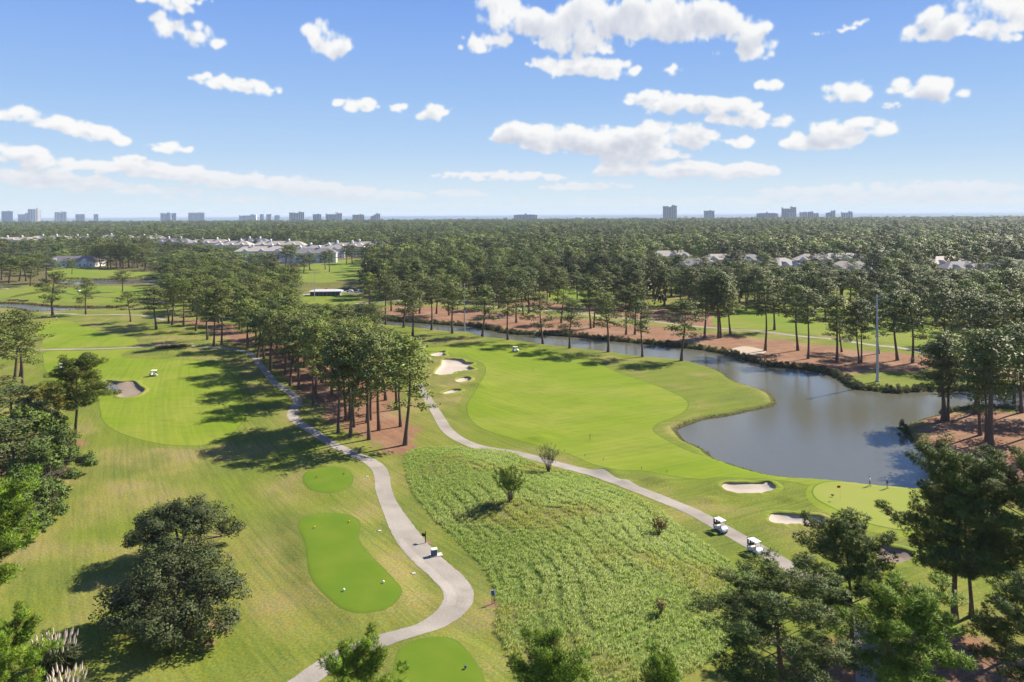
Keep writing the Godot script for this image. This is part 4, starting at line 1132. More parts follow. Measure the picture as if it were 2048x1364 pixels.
func make_prototypes() -> void:
	var tone := Color(0.154, 0.200, 0.054)
	# branches, sprays to a clump, spray length and width, needles to a spray, clumps to a metre of branch, clump radius
	var sp := [24, 25, 0.56, 0.26, 0, 0.66, 0.86]
	make_pine("pine_0", 21, 0.42, 5.0, sp, tone)
	make_pine("pine_1", 22, 0.50, 4.7, sp, tone * 0.92, 0.6)
	make_pine("pine_2", 23, 0.36, 4.6, sp, tone * 1.06, 0.3)
	make_pine("pine_3", 24, 0.54, 4.9, sp, tone * 0.98, 0.8)
	make_pine("pine_4", 25, 0.46, 4.4, sp, tone * 1.1, 0.5)
	make_pine("pine_5", 26, 0.32, 4.8, sp, tone * 0.88, 0.4)
	var spn := [30, 54, 0.42, 0.088, 6, 0.95, 0.78]
	var spy := [30, 50, 0.42, 0.075, 6, 1.15, 0.70]
	make_pine("near_0", 31, 0.34, 8.0, spn, Color(0.146, 0.200, 0.038), 0.6, 20.0, 0.2)
	make_pine("near_1", 32, 0.28, 7.2, spn, Color(0.142, 0.196, 0.038), 0.5, 15.0, 0.2)
	make_pine("near_2", 33, 0.22, 6.0, spy, Color(0.150, 0.240, 0.026), 0.8, 13.0, 0.2)
	make_pine("near_3", 34, 0.46, 7.0, spn, Color(0.150, 0.205, 0.036), 0.8, 18.0, 0.2)
	var spf := [13, 7, 1.15, 0.65, 0, 0.55, 1.1]
	make_pine("far_0", 41, 0.42, 5.2, spf, tone, 0.5, 22.0, 0.75)
	make_pine("far_1", 42, 0.48, 4.9, spf, tone * 0.94, 0.6, 22.0, 0.75)
	make_pine("far_2", 43, 0.36, 4.8, spf, tone * 1.05, 0.4, 22.0, 0.75)
	make_broadleaf("oak_0", 51, 10.0, 8.0, 360, 90, Vector2(0.27, 0.16), Color(0.088, 0.112, 0.036), 0.02)
	make_broadleaf("oak_1", 52, 10.0, 8.0, 330, 90, Vector2(0.27, 0.16), Color(0.088, 0.112, 0.036), 0.06)
	make_broadleaf("leafy_0", 53, 12.0, 5.5, 220, 30, Vector2(0.42, 0.24), Color(0.125, 0.190, 0.036), 0.04)
	make_broadleaf("leafy_1", 54, 12.0, 5.0, 200, 30, Vector2(0.40, 0.22), Color(0.230, 0.225, 0.030), 0.10)
	make_broadleaf("leafy_far", 55, 14.0, 6.0, 70, 9, Vector2(1.2, 0.7), Color(0.150, 0.160, 0.058), 0.08)
	# a few tones of the same leaf, as trees of one wood differ; brighter ones also paint sunlit crowns
	for q in [[1.0, 1.0, 1.0], [0.86, 0.92, 1.0], [1.16, 1.10, 0.92], [1.05, 0.97, 1.02], [1.36, 1.36, 0.95]]:
		var m: StandardMaterial3D = mats.needles.duplicate()
		m.albedo_color = lin(minf(q[0] * 0.66, 1), minf(q[1] * 0.66, 1), minf(q[2] * 0.66, 1))
		m.resource_name = "needles"
		tints.push_back(m)


func tree(called: String, proto: String, label: String, group: String, x: float, z: float, h: float, width: float, tint := -1, turn := -1.0) -> Node3D:
	var p: Node3D = protos[proto]
	var size: Vector2 = p.get_meta("size")
	var t: Node3D = p.duplicate()
	t.remove_meta("size")
	t.name = numbered(called)
	add_child(t)
	tag(t, label, "tree", group)
	t.position = on_ground(x, z, -0.05)
	t.rotation.y = rng.randf() * TAU if turn < 0.0 else turn
	t.scale = Vector3(width / size.x * size.x / size.y, h / size.x, width / size.y)
	(t.get_node("crown") as MeshInstance3D).material_override = tints[rng.randi() % 4 if tint < 0 else tint]
	placed_trees.push_back(Vector2(x, z))
	tree_count += 1
	return t


func pines(rows: Array, label: String, group: String, kind := "pine_", variants := 6) -> void:
	var order := rows.duplicate()
	order.sort_custom(func(a, b): return a[0] / -a[1] < b[0] / -b[1])
	for k in order.size():
		var r: Array = order[k]
		tree("pine_tree", kind + str(rng.randi() % variants), label % ordinal(k), group, r[0], r[1], r[2], r[3], [0, 2, 2, 4][rng.randi() % 4] if r[0] < -15.0 else -1)  # pines on the left take brighter tints: their sunlit look is painted in


func scatter(zone: PackedVector2Array, gap: float, seed_: int, keep := 1.0) -> Array:
	rng.seed = seed_
	var out := []
	var b := bounds(zone)
	var z := b.position.y
	while z < b.end.y:
		var x := b.position.x
		while x < b.end.x:
			var p := Vector2(x + rng.randf_range(-0.42, 0.42) * gap, z + rng.randf_range(-0.42, 0.42) * gap)
			if rng.randf() < keep and Geometry2D.is_point_in_polygon(p, zone):
				out.push_back(p)
			x += gap
		z += gap
	return out


func clear_of_trees(p: Vector2, gap: float) -> bool:
	for q in placed_trees:
		if absf(q.x - p.x) < gap and absf(q.y - p.y) < gap:
			return false
	return true


func grow(zone: PackedVector2Array, gap: float, seed_: int, hmin: float, hmax: float, width: float, label: String, group: String) -> void:
	var rows := []
	for p in scatter(zone, gap, seed_):
		if clear_of_trees(p, gap * 0.62) and is_open(p):
			var h := rng.randf_range(hmin, hmax)
			var side: float = p.x / -p.y
			if side > -0.287 and side < -0.190 and p.y < -250.0:  # tops kept under the sight line from the camera to the shelter
				h = minf(h, 52.0 + 0.120 * p.y)
			if h > 6.0:
				rows.push_back([p.x, p.y, h, minf(width, h * 0.8) * rng.randf_range(0.85, 1.2)])
	pines(rows, label, group)


var open_zones := []
var open_boxes := []


# is it a spot where a tree can stand: not in water, not on a path, not in a clearing
func is_open(p: Vector2) -> bool:
	for k in open_zones.size():
		if open_boxes[k].has_point(p) and Geometry2D.is_point_in_polygon(p, open_zones[k]):
			return false
	return true


func make_trees() -> void:
	make_prototypes()
	print("prototypes")
	for z in [
		ponds[0], ponds[1], ponds[2],
		PackedVector2Array([Vector2(-117.18, -413.52), Vector2(-85.02, -439.74), Vector2(-120.34, -612.48), Vector2(-176.52, -893.05), Vector2(-243.59, -860.7), Vector2(-240.61, -776.89), Vector2(-281.94, -711.21), Vector2(-238.5, -601.52), Vector2(-165.55, -571.15)]),
		PackedVector2Array([Vector2(94.04, -340.13), Vector2(117.32, -329.12), Vector2(139.88, -311.03), Vector2(164.81, -282.71), Vector2(176.34, -302.44), Vector2(165.97, -343.52), Vector2(143.56, -374.6), Vector2(117.95, -388.93), Vector2(100.11, -370.95)]),
		PackedVector2Array([Vector2(195.68, -441.36), Vector2(235.98, -524.25), Vector2(263.29, -529.98), Vector2(227.96, -452.88), Vector2(210.05, -440.66)]),
		PackedVector2Array([Vector2(20.52, -439.7), Vector2(36.07, -514.54), Vector2(62.4, -534.31), Vector2(70.26, -489.93), Vector2(61.22, -447.89), Vector2(43.35, -419.65)]),
		PackedVector2Array([Vector2(-259.53, -293.7), Vector2(-134.39, -289.85), Vector2(-279.81, -604.13), Vector2(-325.98, -684.21), Vector2(-448.44, -723.59), Vector2(-622.89, -705.35)]),
		ribbon([Vector3(-93.8, -432.89, 8), Vector3(-84.42, -439.71, 8), Vector3(-64.69, -451.39, 8), Vector3(-40.95, -445.13, 8), Vector3(-6.93, -415.2, 8), Vector3(22.85, -399.01, 8), Vector3(49.68, -374.79, 7), Vector3(70.72, -355.07, 7), Vector3(89.66, -337.32, 7), Vector3(110.71, -325.18, 7), Vector3(128.22, -308.92, 7), Vector3(140.69, -292.08, 7), Vector3(149.08, -281.12, 7), Vector3(152.62, -261.83, 7)], 6.0),
	]:
		open_zones.push_back(z)
	for h in house_plots:
		var c := Vector2(h[0], h[1])
		var r: float = h[3] * 0.55 + 8.0
		open_zones.push_back(PackedVector2Array([c + Vector2(-r, -16), c + Vector2(r, -16), c + Vector2(r, 26), c + Vector2(-r, 26)]))
	for z in open_zones:
		open_boxes.push_back(bounds(z))
	rng.seed = 70
	# ----- trees that stand out one by one -----
	var bank := [[-60.28, -358.47, 22.94, 14.82], [-49.81, -345.45, 20.27, 13.82], [-42.68, -321.14, 19.91, 13.27], [-36.75, -337.53, 22.73, 13.05], [-26.04, -327.27, 22.25, 13.09], [-12.67, -320.1, 22.19, 14.08], [-1.94, -308.36, 20.97, 11.92], [11.69, -299.62, 20.17, 13.18], [21.91, -287.14, 19.14, 11.49], [35.49, -279.5, 21.06, 14.91], [46.24, -269.48, 19.94, 10.42], [59.43, -262.71, 21.02, 14.71]]
	var bank_label := [
		"leftmost pine of the row on the grassy canal bank", "second pine from the left on the grassy canal bank, leaning slightly", "third pine from the left on the grassy canal bank", "fourth pine from the left on the grassy canal bank", "fifth pine from the left on the canal bank, beside the pale pole",
		"sixth pine on the grassy canal bank, just past the pale pole", "seventh pine on the grassy canal bank, above the lone cart", "eighth pine on the grassy canal bank, with a bare twisted lower limb", "ninth pine on the grassy canal bank, tall and narrow", "tenth pine on the grassy canal bank, with a forked trunk",
		"eleventh pine on the grassy canal bank, slender, last but one", "last pine of the canal bank row, broad, where the canal widens"]
	for k in bank.size():
		var r: Array = bank[k]
		tree("pine_tree", ["pine_3", "pine_5", "pine_1", "pine_3", "pine_4", "pine_2", "pine_1", "pine_5", "pine_2", "pine_0", "pine_4", "pine_0"][k], bank_label[k], "pines along the grassy canal bank", r[0], r[1], r[2], r[3], [0, 2, 0, 3, 2, 0, 2, 3, 0, 2, 0, 2][k])
	for r in [[-100.37, -172.14, 18.13, 13.54]]:
		tree("pine_tree", "near_3", "lone pine with spreading crown beside the grey bunker", "", r[0], r[1], r[2], r[3], 2, 0.6)
	pines([[-240.08, -392.23, 22.49, 18.83], [-224.93, -395.49, 18.98, 12.66], [-267.79, -514.41, 14.4, 12.35], [-187.06, -366.68, 14.91, 11.73], [-162.91, -342.1, 19.39, 15.96], [-166.58, -362.55, 20.79, 12.08], [-161.13, -355.84, 22.3, 11.86], [-154.2, -350.86, 22.22, 12.16], [-142.9, -338.46, 22.79, 12.64], [-127.9, -313.78, 21.55, 12.55], [-119.19, -299.24, 20.15, 11.57], [-116.41, -300.29, 23.42, 11.61], [-102.91, -292.09, 19.28, 12.46]], "%s pine from the left in the row beside the left fairway", "pines beside the left fairway")
	pines([[-80.9, -251.37, 20.11, 12.07], [-74.06, -242.66, 19.9, 11.97], [-67.59, -228.39, 19.95, 11.57], [-63.65, -223.11, 20.97, 11.6], [-54.51, -204.85, 22.53, 11.2], [-55.57, -212.07, 22.2, 11.31], [-58.81, -232.23, 19.35, 12.08], [-41.43, -178.87, 23.49, 10.26], [-42.08, -188.8, 23.54, 10.57], [-41.65, -189.71, 24.03, 10.12], [-37.82, -174.81, 23.66, 10.49], [-38.72, -183, 23.79, 10.25], [-33.17, -172.42, 24.48, 10.8], [-35.72, -189.13, 22.57, 11.1], [-36.67, -186.89, 22.68, 9.97], [-32.08, -179.93, 23.03, 10.56], [-24.05, -168.9, 24.1, 12.61], [-31.36, -199.14, 20.18, 11.68], [-35.84, -209.92, 19.59, 11.76], [-41.15, -215.82, 19.42, 11.51], [-46.94, -215.96, 20.16, 11.52], [-52.01, -216.08, 20.46, 11.52], [-64.53, -250.93, 18.4, 12.71], [-56.89, -246.78, 17.27, 12.5], [-48.01, -235.44, 17.27, 12.24], [-70.72, -255.17, 18.71, 12.59], [-79.77, -268.49, 18.79, 12.89], [-27.59, -182.78, 20.11, 10.24]], "%s pine from the left in the front of the central grove", "pines of the central grove")
	grow(PackedVector2Array([Vector2(-95.96, -276.51), Vector2(-78.53, -252.92), Vector2(-61.95, -228.92), Vector2(-47.09, -210.17), Vector2(-36.27, -204.45), Vector2(-31.63, -209.82), Vector2(-43.66, -246.43), Vector2(-61.3, -282.42), Vector2(-79.9, -310.95), Vector2(-97.09, -327.03), Vector2(-110.33, -327.49), Vector2(-113.47, -312.06)]), 9.0, 81, 16.0, 20.0, 10.0, "%s pine from the left in the middle of the central grove", "pines of the central grove")
	grow(PackedVector2Array([Vector2(-199.55, -430.68), Vector2(-150.13, -372.11), Vector2(-119.18, -327.8), Vector2(-112.21, -333.09), Vector2(-95.07, -335.31), Vector2(-78.2, -321.04), Vector2(-60.79, -298.51), Vector2(-51.61, -291.57), Vector2(-61.91, -331.3), Vector2(-76.35, -369.2), Vector2(-87.51, -403.76), Vector2(-107.16, -417.45), Vector2(-132.6, -457.3), Vector2(-167.76, -519.01), Vector2(-213.85, -578.23), Vector2(-254.78, -611.75), Vector2(-250.71, -541.25)]), 13.0, 82, 15.0, 20.0, 12.5, "%s pine from the left in the dense wood behind the central grove", "pines of the dense wood behind the grove")
	# far bank
	pines([[-79.23, -414.02, 19.87, 12.7], [-65.01, -402.79, 19.33, 12.89], [-48.91, -392.05, 20.65, 13.07], [-39.26, -389.69, 20.26, 12.99], [-32.52, -383.69, 20.21, 12.28], [-10.64, -443.68, 21.59, 14.79], [-7.1, -408.68, 21.25, 14.17], [2.08, -356.08, 21.6, 12.82], [5.06, -382.14, 23.18, 13.76], [8.02, -389.66, 23.9, 14.03], [23.39, -355.26, 20.37, 12.79], [34.85, -337.85, 22.97, 13.06], [37.19, -340.73, 21.58, 12.27], [48.23, -320.63, 20.09, 11.54], [52.48, -320.49, 21.15, 11.96], [79.63, -310.56, 24.02, 12.42], [84.76, -310.39, 27.11, 14.07], [86.13, -311.59, 25.97, 12.88], [92.46, -319.1, 21.06, 11.91], [95.29, -282.78, 25.45, 13.57], [114.98, -330.61, 23.14, 13.22], [106.83, -281.39, 24.57, 12.38], [104.85, -266.84, 24.19, 11.74], [112.55, -261.2, 22.99, 11.84], [118.3, -256.68, 21.73, 9.24], [120.33, -259.22, 21.77, 8.64], [133.04, -273.6, 23.35, 11.67], [133.76, -261.48, 24.06, 13.25], [136.96, -257.02, 23.3, 12.68]], "%s pine from the left standing on the straw across the canal", "pines across the canal")
	for r in [[121.61, -277.9, 11.86, 9.63]]:
		tree("pine_tree", "pine_5", "short bushy cone shaped pine on the straw left of the steel pole", "", r[0], r[1], r[2], r[3], 1)
	grow(PackedVector2Array([Vector2(-87.98, -455.13), Vector2(-38.15, -458.01), Vector2(-7.27, -436.09), Vector2(26.62, -420.41), Vector2(56.38, -393.53), Vector2(77.67, -370.08), Vector2(95.12, -352.51), Vector2(106.1, -383.62), Vector2(98.71, -417.13), Vector2(68.73, -458.11), Vector2(24.66, -492.35), Vector2(-42.63, -512.14), Vector2(-89.71, -508.08)]), 18.0, 83, 18.0, 24.0, 12.0, "%s pine from the left in the wood beyond the far path", "pines beyond the far path")
	grow(PackedVector2Array([Vector2(120.37, -337.67), Vector2(143.32, -318.65), Vector2(160.21, -291.46), Vector2(170.92, -265.84), Vector2(172.99, -246.13), Vector2(202.06, -279.49), Vector2(202.35, -311.42), Vector2(188.41, -342.67), Vector2(168.08, -373.59), Vector2(143.47, -387.85)]), 17.0, 84, 17.0, 22.0, 11.0, "%s pine from the left in the open wood behind the steel pole", "pines behind the steel pole")
	# right-hand point
	pines([[106.37, -186.24, 18.75, 10.68], [106.97, -185.78, 21.92, 11.15], [107.96, -186.21, 19.99, 10.43], [118.64, -192.03, 21.51, 11.27], [108.04, -173.24, 23.56, 10.86], [106.57, -169.09, 23.78, 10.15], [105.18, -165.48, 23.72, 10.59], [102.77, -160.36, 25.66, 11.76], [130.9, -192.73, 22.61, 11.82], [120.89, -173.78, 24.33, 11.59], [116.52, -162.83, 25.51, 10.86], [137.87, -206.01, 21.97, 12.36], [145.79, -211.5, 21.15, 12.69], [137.76, -190.67, 24.15, 11.44], [155.7, -230.3, 24.57, 13.51], [160.87, -226.77, 24.94, 13.3], [155.69, -243.46, 23.05, 12.98], [151.83, -249.1, 24.08, 12.95], [146.95, -255.03, 24.31, 12.58]], "%s pine from the left on the straw covered point by the pond", "pines on the point")
	# foreground, right
	var fore := [[56.02, -95.13, 20.1, 14.46], [58.8, -96.76, 16.97, 11.61], [39.92, -88.96, 14.47, 11.86], [27.55, -77.92, 14.18, 15.07], [40.28, -75.03, 12.81, 11.76], [64.7, -91.88, 20.83, 13.48], [54.42, -78.09, 12.49, 10.41]]
	var fore_label := ["tallest foreground pine, with a thick dark trunk beside the green", "pine half hidden behind the tallest foreground pine", "foreground pine with an open crown in front of the brown bunker", "wide dark foreground pine at the end of the tall grass", "bright green young pine at the lower edge, in front of the others", "dark pine cut off by the right edge beside the green", "pine cut off by the lower right corner"]
	for k in fore.size():
		var r: Array = fore[k]
		tree("pine_tree", ["near_0", "near_1", "near_1", "near_0", "near_2", "near_0", "near_1"][k], fore_label[k], "foreground pines", r[0], r[1], r[2], r[3], [0, 0, 0, 1, 4, 1, 0][k], [2.6, 2.2, 1.4, 0.4, 3.0, 5.0, 2.7][k])
	var tips := [[-14.58, -67.17, 12.72, 7.61], [2.86, -66.47, 12.76, 8.2], [13.48, -66.4, 11.6, 5.75], [-48.79, -71.74, 12.34, 7.17], [-67.88, -96.64, 16.43, 13.85], [-75.16, -111.85, 3.36, 11.18]]
	var tip_label := ["bright green pine top over the cart path at the lower edge", "bright green pine top at the lower edge below the tall grass", "small green pine top at the lower edge, near the wide dark pine", "bright green pine top in the lower left corner", "yellow green pine reaching in from the left edge", "low yellow green branch of a young pine at the left edge"]
	for k in 5:
		var r: Array = tips[k]
		tree("pine_tree", "near_2", tip_label[k], "pine tops at the picture's edge", r[0], r[1], r[2], r[3], [4, 4, 4, 4, 4][k], [0.5, 2.0, 4.4, 1.2, 3.4][k])
	# live oaks
	for r in [[-43.05, -95.45, 10.31, 20.49]]:
		tree("live_oak", "oak_0", "wide dark live oak in front, its crown almost touching the ground", "live oak pair", r[0], r[1], r[2], r[3], 0, 0.9)
	for r in [[-50.09, -112.83, 9.33, 19.18]]:
		tree("live_oak", "oak_1", "dark live oak behind the wider one", "live oak pair", r[0], r[1], r[2], r[3], 0, 2.5)
	# left edge: a thicket of mixed trees
	var mix := [[-156.87, -236.77, 22.1, 16.42], [-160.45, -244.14, 19.53, 14.65], [-150.39, -229.75, 18.69, 12.25], [-146.72, -212.42, 22.66, 15.58], [-180.49, -254.04, 20.32, 16.94]]
	for k in mix.size():
		var r: Array = mix[k]
		tree("pine_tree", "pine_" + str(k), "%s pine from the left in the clump at the left edge" % ordinal([2, 3, 4, 1, 0][k]), "pines at the left edge", r[0], r[1], r[2], r[3], 2)
	var bushes := [[-115.99, -190.3, 10.91, 13.19, 1], [-124.16, -195.16, 9.11, 12.49, 1], [-90.47, -148.32, 11.87, 12.85, 0], [-101.03, -156.75, 13.59, 15.68, 0], [-112.56, -166.9, 13.35, 15.58, 0], [-103.9, -166.75, 10.23, 13.34, 0], [-94.28, -156.64, 8.35, 9.4, 0], [-86.17, -135.03, 12.6, 13.5, 0], [-92.31, -137.48, 13.75, 13.75, 0], [-103.28, -147.97, 13.81, 15.78, 0], [-81.22, -129.41, 7.76, 8.63, 0], [-79.92, -119.56, 10.36, 11.16, 0], [-128.62, -182.63, 14.61, 17.05, 0], [-87.68, -141.1, 9.88, 11.29, 0], [-82.73, -126.31, 10.95, 10.95, 0]]
	for k in bushes.size():
		var r: Array = bushes[k]
		var y: bool = r[4] == 1
		tree("broadleaf_tree", "leafy_1" if y else ("leafy_0" if k % 4 else "pine_5"), ("yellow green broadleaf tree behind the lone pine, %s" % ["right one", "left one"][k]) if y else "%s tree from the left in the green thicket at the left edge" % ordinal(k - 2), "thicket at the left edge", r[0], r[1], r[2], r[3], 0 if k % 3 else 2)
	# upper left
	pines([[-391.73, -584.82, 19.49, 20.27], [-395.87, -602.4, 19.28, 20.08], [-390.85, -602.09, 20.07, 20.87], [-419.16, -662.76, 17.67, 20.32], [-362.57, -583.05, 18.66, 20.21], [-416.57, -612.77, 19.61, 18.79], [-358.61, -558.7, 19.37, 14.9]], "%s pine from the left in the rounded clump near the left pond", "pines near the left pond")
	for k in 1:
		for r in [[-507.29, -839.39, 21.82, 27.98]]:
			tree("broadleaf_tree", "leafy_0", "round dark broadleaf tree on the sloping turf beyond the ponds", "", r[0], r[1], r[2], r[3], 1)
	pines([[-459.57, -810.49, 20.53, 18.37], [-431.48, -777.36, 21.77, 16.58], [-422.93, -769.35, 23.08, 16.41], [-427.6, -784.53, 23.01, 16.74], [-414.36, -768.67, 24.09, 16.4], [-403.73, -753.61, 23.61, 16.08], [-401.32, -760.47, 24.84, 17.24], [-393.78, -752.84, 23.59, 16.06], [-386.39, -745.36, 25.84, 16.89], [-384.37, -752.11, 24.57, 17.05], [-373.01, -737.56, 24.09, 15.73], [-371.41, -744.21, 24.31, 16.87], [-374.9, -765.55, 22.97, 17.35], [-394.54, -672.01, 12.1, 9.86], [-281.91, -664.19, 19.93, 15.05], [-333.47, -748.15, 17.46, 17.96]], "%s pine from the left in the straight row beyond the far small pond", "pines beyond the far small pond")
	pines([[-177.25, -709.71, 17.03, 13.25], [-165.86, -678.56, 19.9, 12.67], [-175.13, -794.7, 18.54, 14.83], [-168.02, -786.24, 19.92, 15.72], [-190.01, -704.38, 15.03, 15.97], [-187.77, -674.37, 15.74, 16.18], [-223.15, -739.57, 22.19, 19.72], [-209.21, -705.81, 22.59, 17.88]], "%s pine from the left around the distant fairway", "pines round the distant fairway")
	print("single trees ", tree_count)
	make_woods()


# trees between the course and the houses are younger: the roofs show above them
func low_near_houses(p: Vector2) -> float:
	var most := 99.0
	for q in house_plots:
		var d: float = -q[1]
		var gap: float = d + p.y
		if gap > -5.0 and gap < 260.0 and absf(p.x - q[0] * -p.y / d) < q[3] * 0.62 and rng.randf() < (0.9 if q[0] < 0.0 else 0.74):
			most = minf(most, 8.5 + 0.95 * gap * 42.0 / d)
	return most


func make_woods() -> void:
	var sets := {}
	for k in ["far_0", "far_1", "far_2", "leafy_far", "pine_0", "pine_2", "pine_3", "pine_5"]:
		sets[k] = [[], []]
	var tone := [Color(0.75, 0.75, 0.75), Color(0.62, 0.64, 0.62), Color(0.95, 0.92, 0.82), Color(0.72, 0.76, 0.70), Color(1.45, 1.22, 0.80), Color(1.20, 0.98, 0.92)]
	rng.seed = 90
	var add := func(p: Vector2, h: float, wdt: float, leafy: bool) -> void:
		h = minf(h, low_near_houses(p))
		if h < 5.0:
			return
		var k: String = "leafy_far" if leafy else "far_" + str(rng.randi() % 3)
		if p.y > -640.0 and not leafy:
			k = ["pine_0", "pine_2", "pine_3", "pine_5"][rng.randi() % 4]
		var s: Vector2 = protos[k].get_meta("size")
		sets[k][0].push_back(Transform3D(Basis(Vector3.UP, rng.randf() * TAU).scaled(Vector3(wdt / s.y, h / s.x, wdt / s.y)), on_ground(p.x, p.y, -0.1)))
		var t: Color = tone[rng.randi() % 4] if not leafy else tone[rng.randi() % 6]
		var stand := 1.0 + 1.1 * n_large.get_noise_2d(p.x * 0.8 + 500.0, p.y * 0.5)
		sets[k][1].push_back(t * rng.randf_range(0.65, 1.3) * clampf(stand, 0.65, 1.45))
	# nearer woods, tree by tree between clearings
	var zones := [
		[PackedVector2Array([Vector2(-87.47, -460.43), Vector2(-7.35, -441.02), Vector2(58.15, -405.81), Vector2(100.17, -362.24), Vector2(119.74, -394.84), Vector2(150.81, -393.5), Vector2(176.35, -380.68), Vector2(195.3, -334.9), Vector2(203.89, -279.44), Vector2(264.03, -288.14), Vector2(568.93, -620.51), Vector2(467.9, -685.82), Vector2(308.99, -639.01), Vector2(204.84, -646.42), Vector2(151.8, -678.97), Vector2(69.63, -832.41), Vector2(-74.15, -893.43), Vector2(-165.19, -835.65), Vector2(-119.89, -594.03)]), 11.0, 17.0, 23.0],
		[PackedVector2Array([Vector2(-261.84, -541.88), Vector2(-234.88, -592.38), Vector2(-141.97, -501.21), Vector2(-165.03, -596.88), Vector2(-218.85, -706.52), Vector2(-281.94, -711.21), Vector2(-316.55, -683.54)]), 10.0, 12.0, 17.0],
		[PackedVector2Array([Vector2(-622.89, -705.35), Vector2(-428.58, -691.52), Vector2(-448.44, -723.59), Vector2(-425.27, -755.29), Vector2(-316.55, -683.54), Vector2(-281.94, -711.21), Vector2(-240.61, -776.89), Vector2(-243.59, -860.7), Vector2(-184.98, -935.91), Vector2(-199.31, -1008.52), Vector2(-911.18, -1031.96)]), 13.0, 9.0, 14.0],
		[PackedVector2Array([Vector2(-165.19, -835.65), Vector2(-74.15, -893.43), Vector2(69.63, -832.41), Vector2(151.8, -678.97), Vector2(204.84, -646.42), Vector2(308.99, -639.01), Vector2(467.9, -685.82), Vector2(568.93, -620.51), Vector2(824.96, -899.61), Vector2(-199.31, -1008.52)]), 10.0, 17.0, 23.0],
	]
	for zn in zones:
		for p in scatter(zn[0], zn[1], 91 + int(zn[1])):
			var hole := n_mid.get_noise_2d(p.x * 0.35, p.y * 0.35)
			if is_open(p) and clear_of_trees(p, 5.0) and hole < 0.28:
				var f := pow(rng.randf(), 0.7)
				add.call(p, lerpf(zn[2] * 0.75, zn[3] * 1.12, f), lerpf(8.0, 16.0, f * 0.6 + rng.randf() * 0.4), rng.randf() < 0.10)
	# on to the coast
	var d := 985.0
	while d < 4230.0:
		var gap := 11.5 + (d - 985.0) / 3300.0 * 8.0
		var x := -0.80 * d
		while x < 0.80 * d:
			var p := Vector2(x + rng.randf_range(-0.45, 0.45) * gap, -d + rng.randf_range(-0.45, 0.45) * gap)
			var patch := n_large.get_noise_2d(p.x * 0.35, p.y * 0.35)
			if is_open(p) and n_mid.get_noise_2d(p.x * 0.16, p.y * 0.3) < 0.34:
				add.call(p, (6.0 if rng.randf() < 0.06 else 0.0) + 10.0 + 12.5 * pow(rng.randf(), 0.6) + patch * 7.0, gap * rng.randf_range(0.75, 1.4), rng.randf() < 0.14 + patch * 0.5)
			x += gap
		d += gap
	var root := Node3D.new()
	root.name = "woodland"
	add_child(root)
	tag(root, "wide pine woodland reaching from the course to the coast", "woodland", "", "stuff")
	var total := 0
	for k in sets:
		if sets[k][0].is_empty():
			continue
		for part in ["trunk", "crown"]:
			if part == "trunk" and k == "leafy_far":
				continue
			var mm := MultiMesh.new()
			mm.transform_format = MultiMesh.TRANSFORM_3D
			mm.use_colors = true
			mm.mesh = (protos[k].get_node(part) as MeshInstance3D).mesh
			mm.instance_count = sets[k][0].size()
			for i in sets[k][0].size():
				mm.set_instance_transform(i, sets[k][0][i])
				mm.set_instance_color(i, sets[k][1][i] if part == "crown" else Color.WHITE)
			var mi := MultiMeshInstance3D.new()
			mi.name = "tree_trunks" if part == "trunk" else "tree_crowns"
			mi.multimesh = mm
			root.add_child(mi, true)
		total += sets[k][0].size()
	print("woodland trees ", total)


# ---------- houses ----------
# x, z, height to the eaves, length, depth, turn, roof: each a block of flats or a house
var house_plots := [[-217.05, -973.44, 5.84, 0], [-320.29, -1034.48, 6.21, 0], [-230.21, -898.12, 4.79, 0], [-192.03, -995.15, 5.97, 0], [-287.95, -864.71, 5.19, 0], [-219.73, -814.74, 3.8, 0], [-870, -1312.41, 5.25, 0], [-861, -1397.23, 5.59, 0], [-809.67, -1413.33, 5.65, 0], [-752, -1429.08, 5.72, 0], [-650.02, -1346.11, 5.38, 0], [-529.53, -1177.81, 5.5, 0], [-451.46, -1120.42, 5.23, 0], [-384.94, -1041.44, 4.86, 0], [-454.31, -779.19, 3.64, 0], [-398.51, -1162.09, 5.42, 0], [150.34, -609.02, 5.28, 0], [194.19, -688, 5.05, 0], [156.55, -744.5, 4.96, 0], [215.48, -609.51, 5.69, 0], [268.28, -670.31, 4.47, 0], [302.47, -692.28, 4.62, 0], [339.11, -565.04, 5.27, 0], [357.54, -619.8, 4.96, 0], [387.45, -583.94, 4.67, 0], [396.35, -802.9, 4.28, 0], [209.32, -674.69, 4.5, 0], [256.7, -570.24, 4.18, 0]]


func hip_roof(mb: MB, l: float, d: float, y: float, rise: float, over: float, col: Color) -> void:
	var a := l * 0.5 + over
	var b := d * 0.5 + over
	var r := maxf(a - b, 0.5)
	var q := [Vector3(-a, y, -b), Vector3(a, y, -b), Vector3(a, y, b), Vector3(-a, y, b), Vector3(-r, y + rise, 0), Vector3(r, y + rise, 0)]
	mb.quad(q[3], q[2], q[5], q[4], col)
	mb.quad(q[1], q[0], q[4], q[5], col)
	mb.tri(q[2], q[1], q[5], col)
	mb.tri(q[0], q[3], q[4], col)
	mb.quad(q[0], q[1], q[2], q[3], col)
	mb.quad(q[3] - Vector3(0, 0.35, 0), q[2] - Vector3(0, 0.35, 0), q[2], q[3], Color(0.75, 0.75, 0.75))
	mb.quad(q[2] - Vector3(0, 0.35, 0), q[1] - Vector3(0, 0.35, 0), q[1], q[2], Color(0.75, 0.75, 0.75))


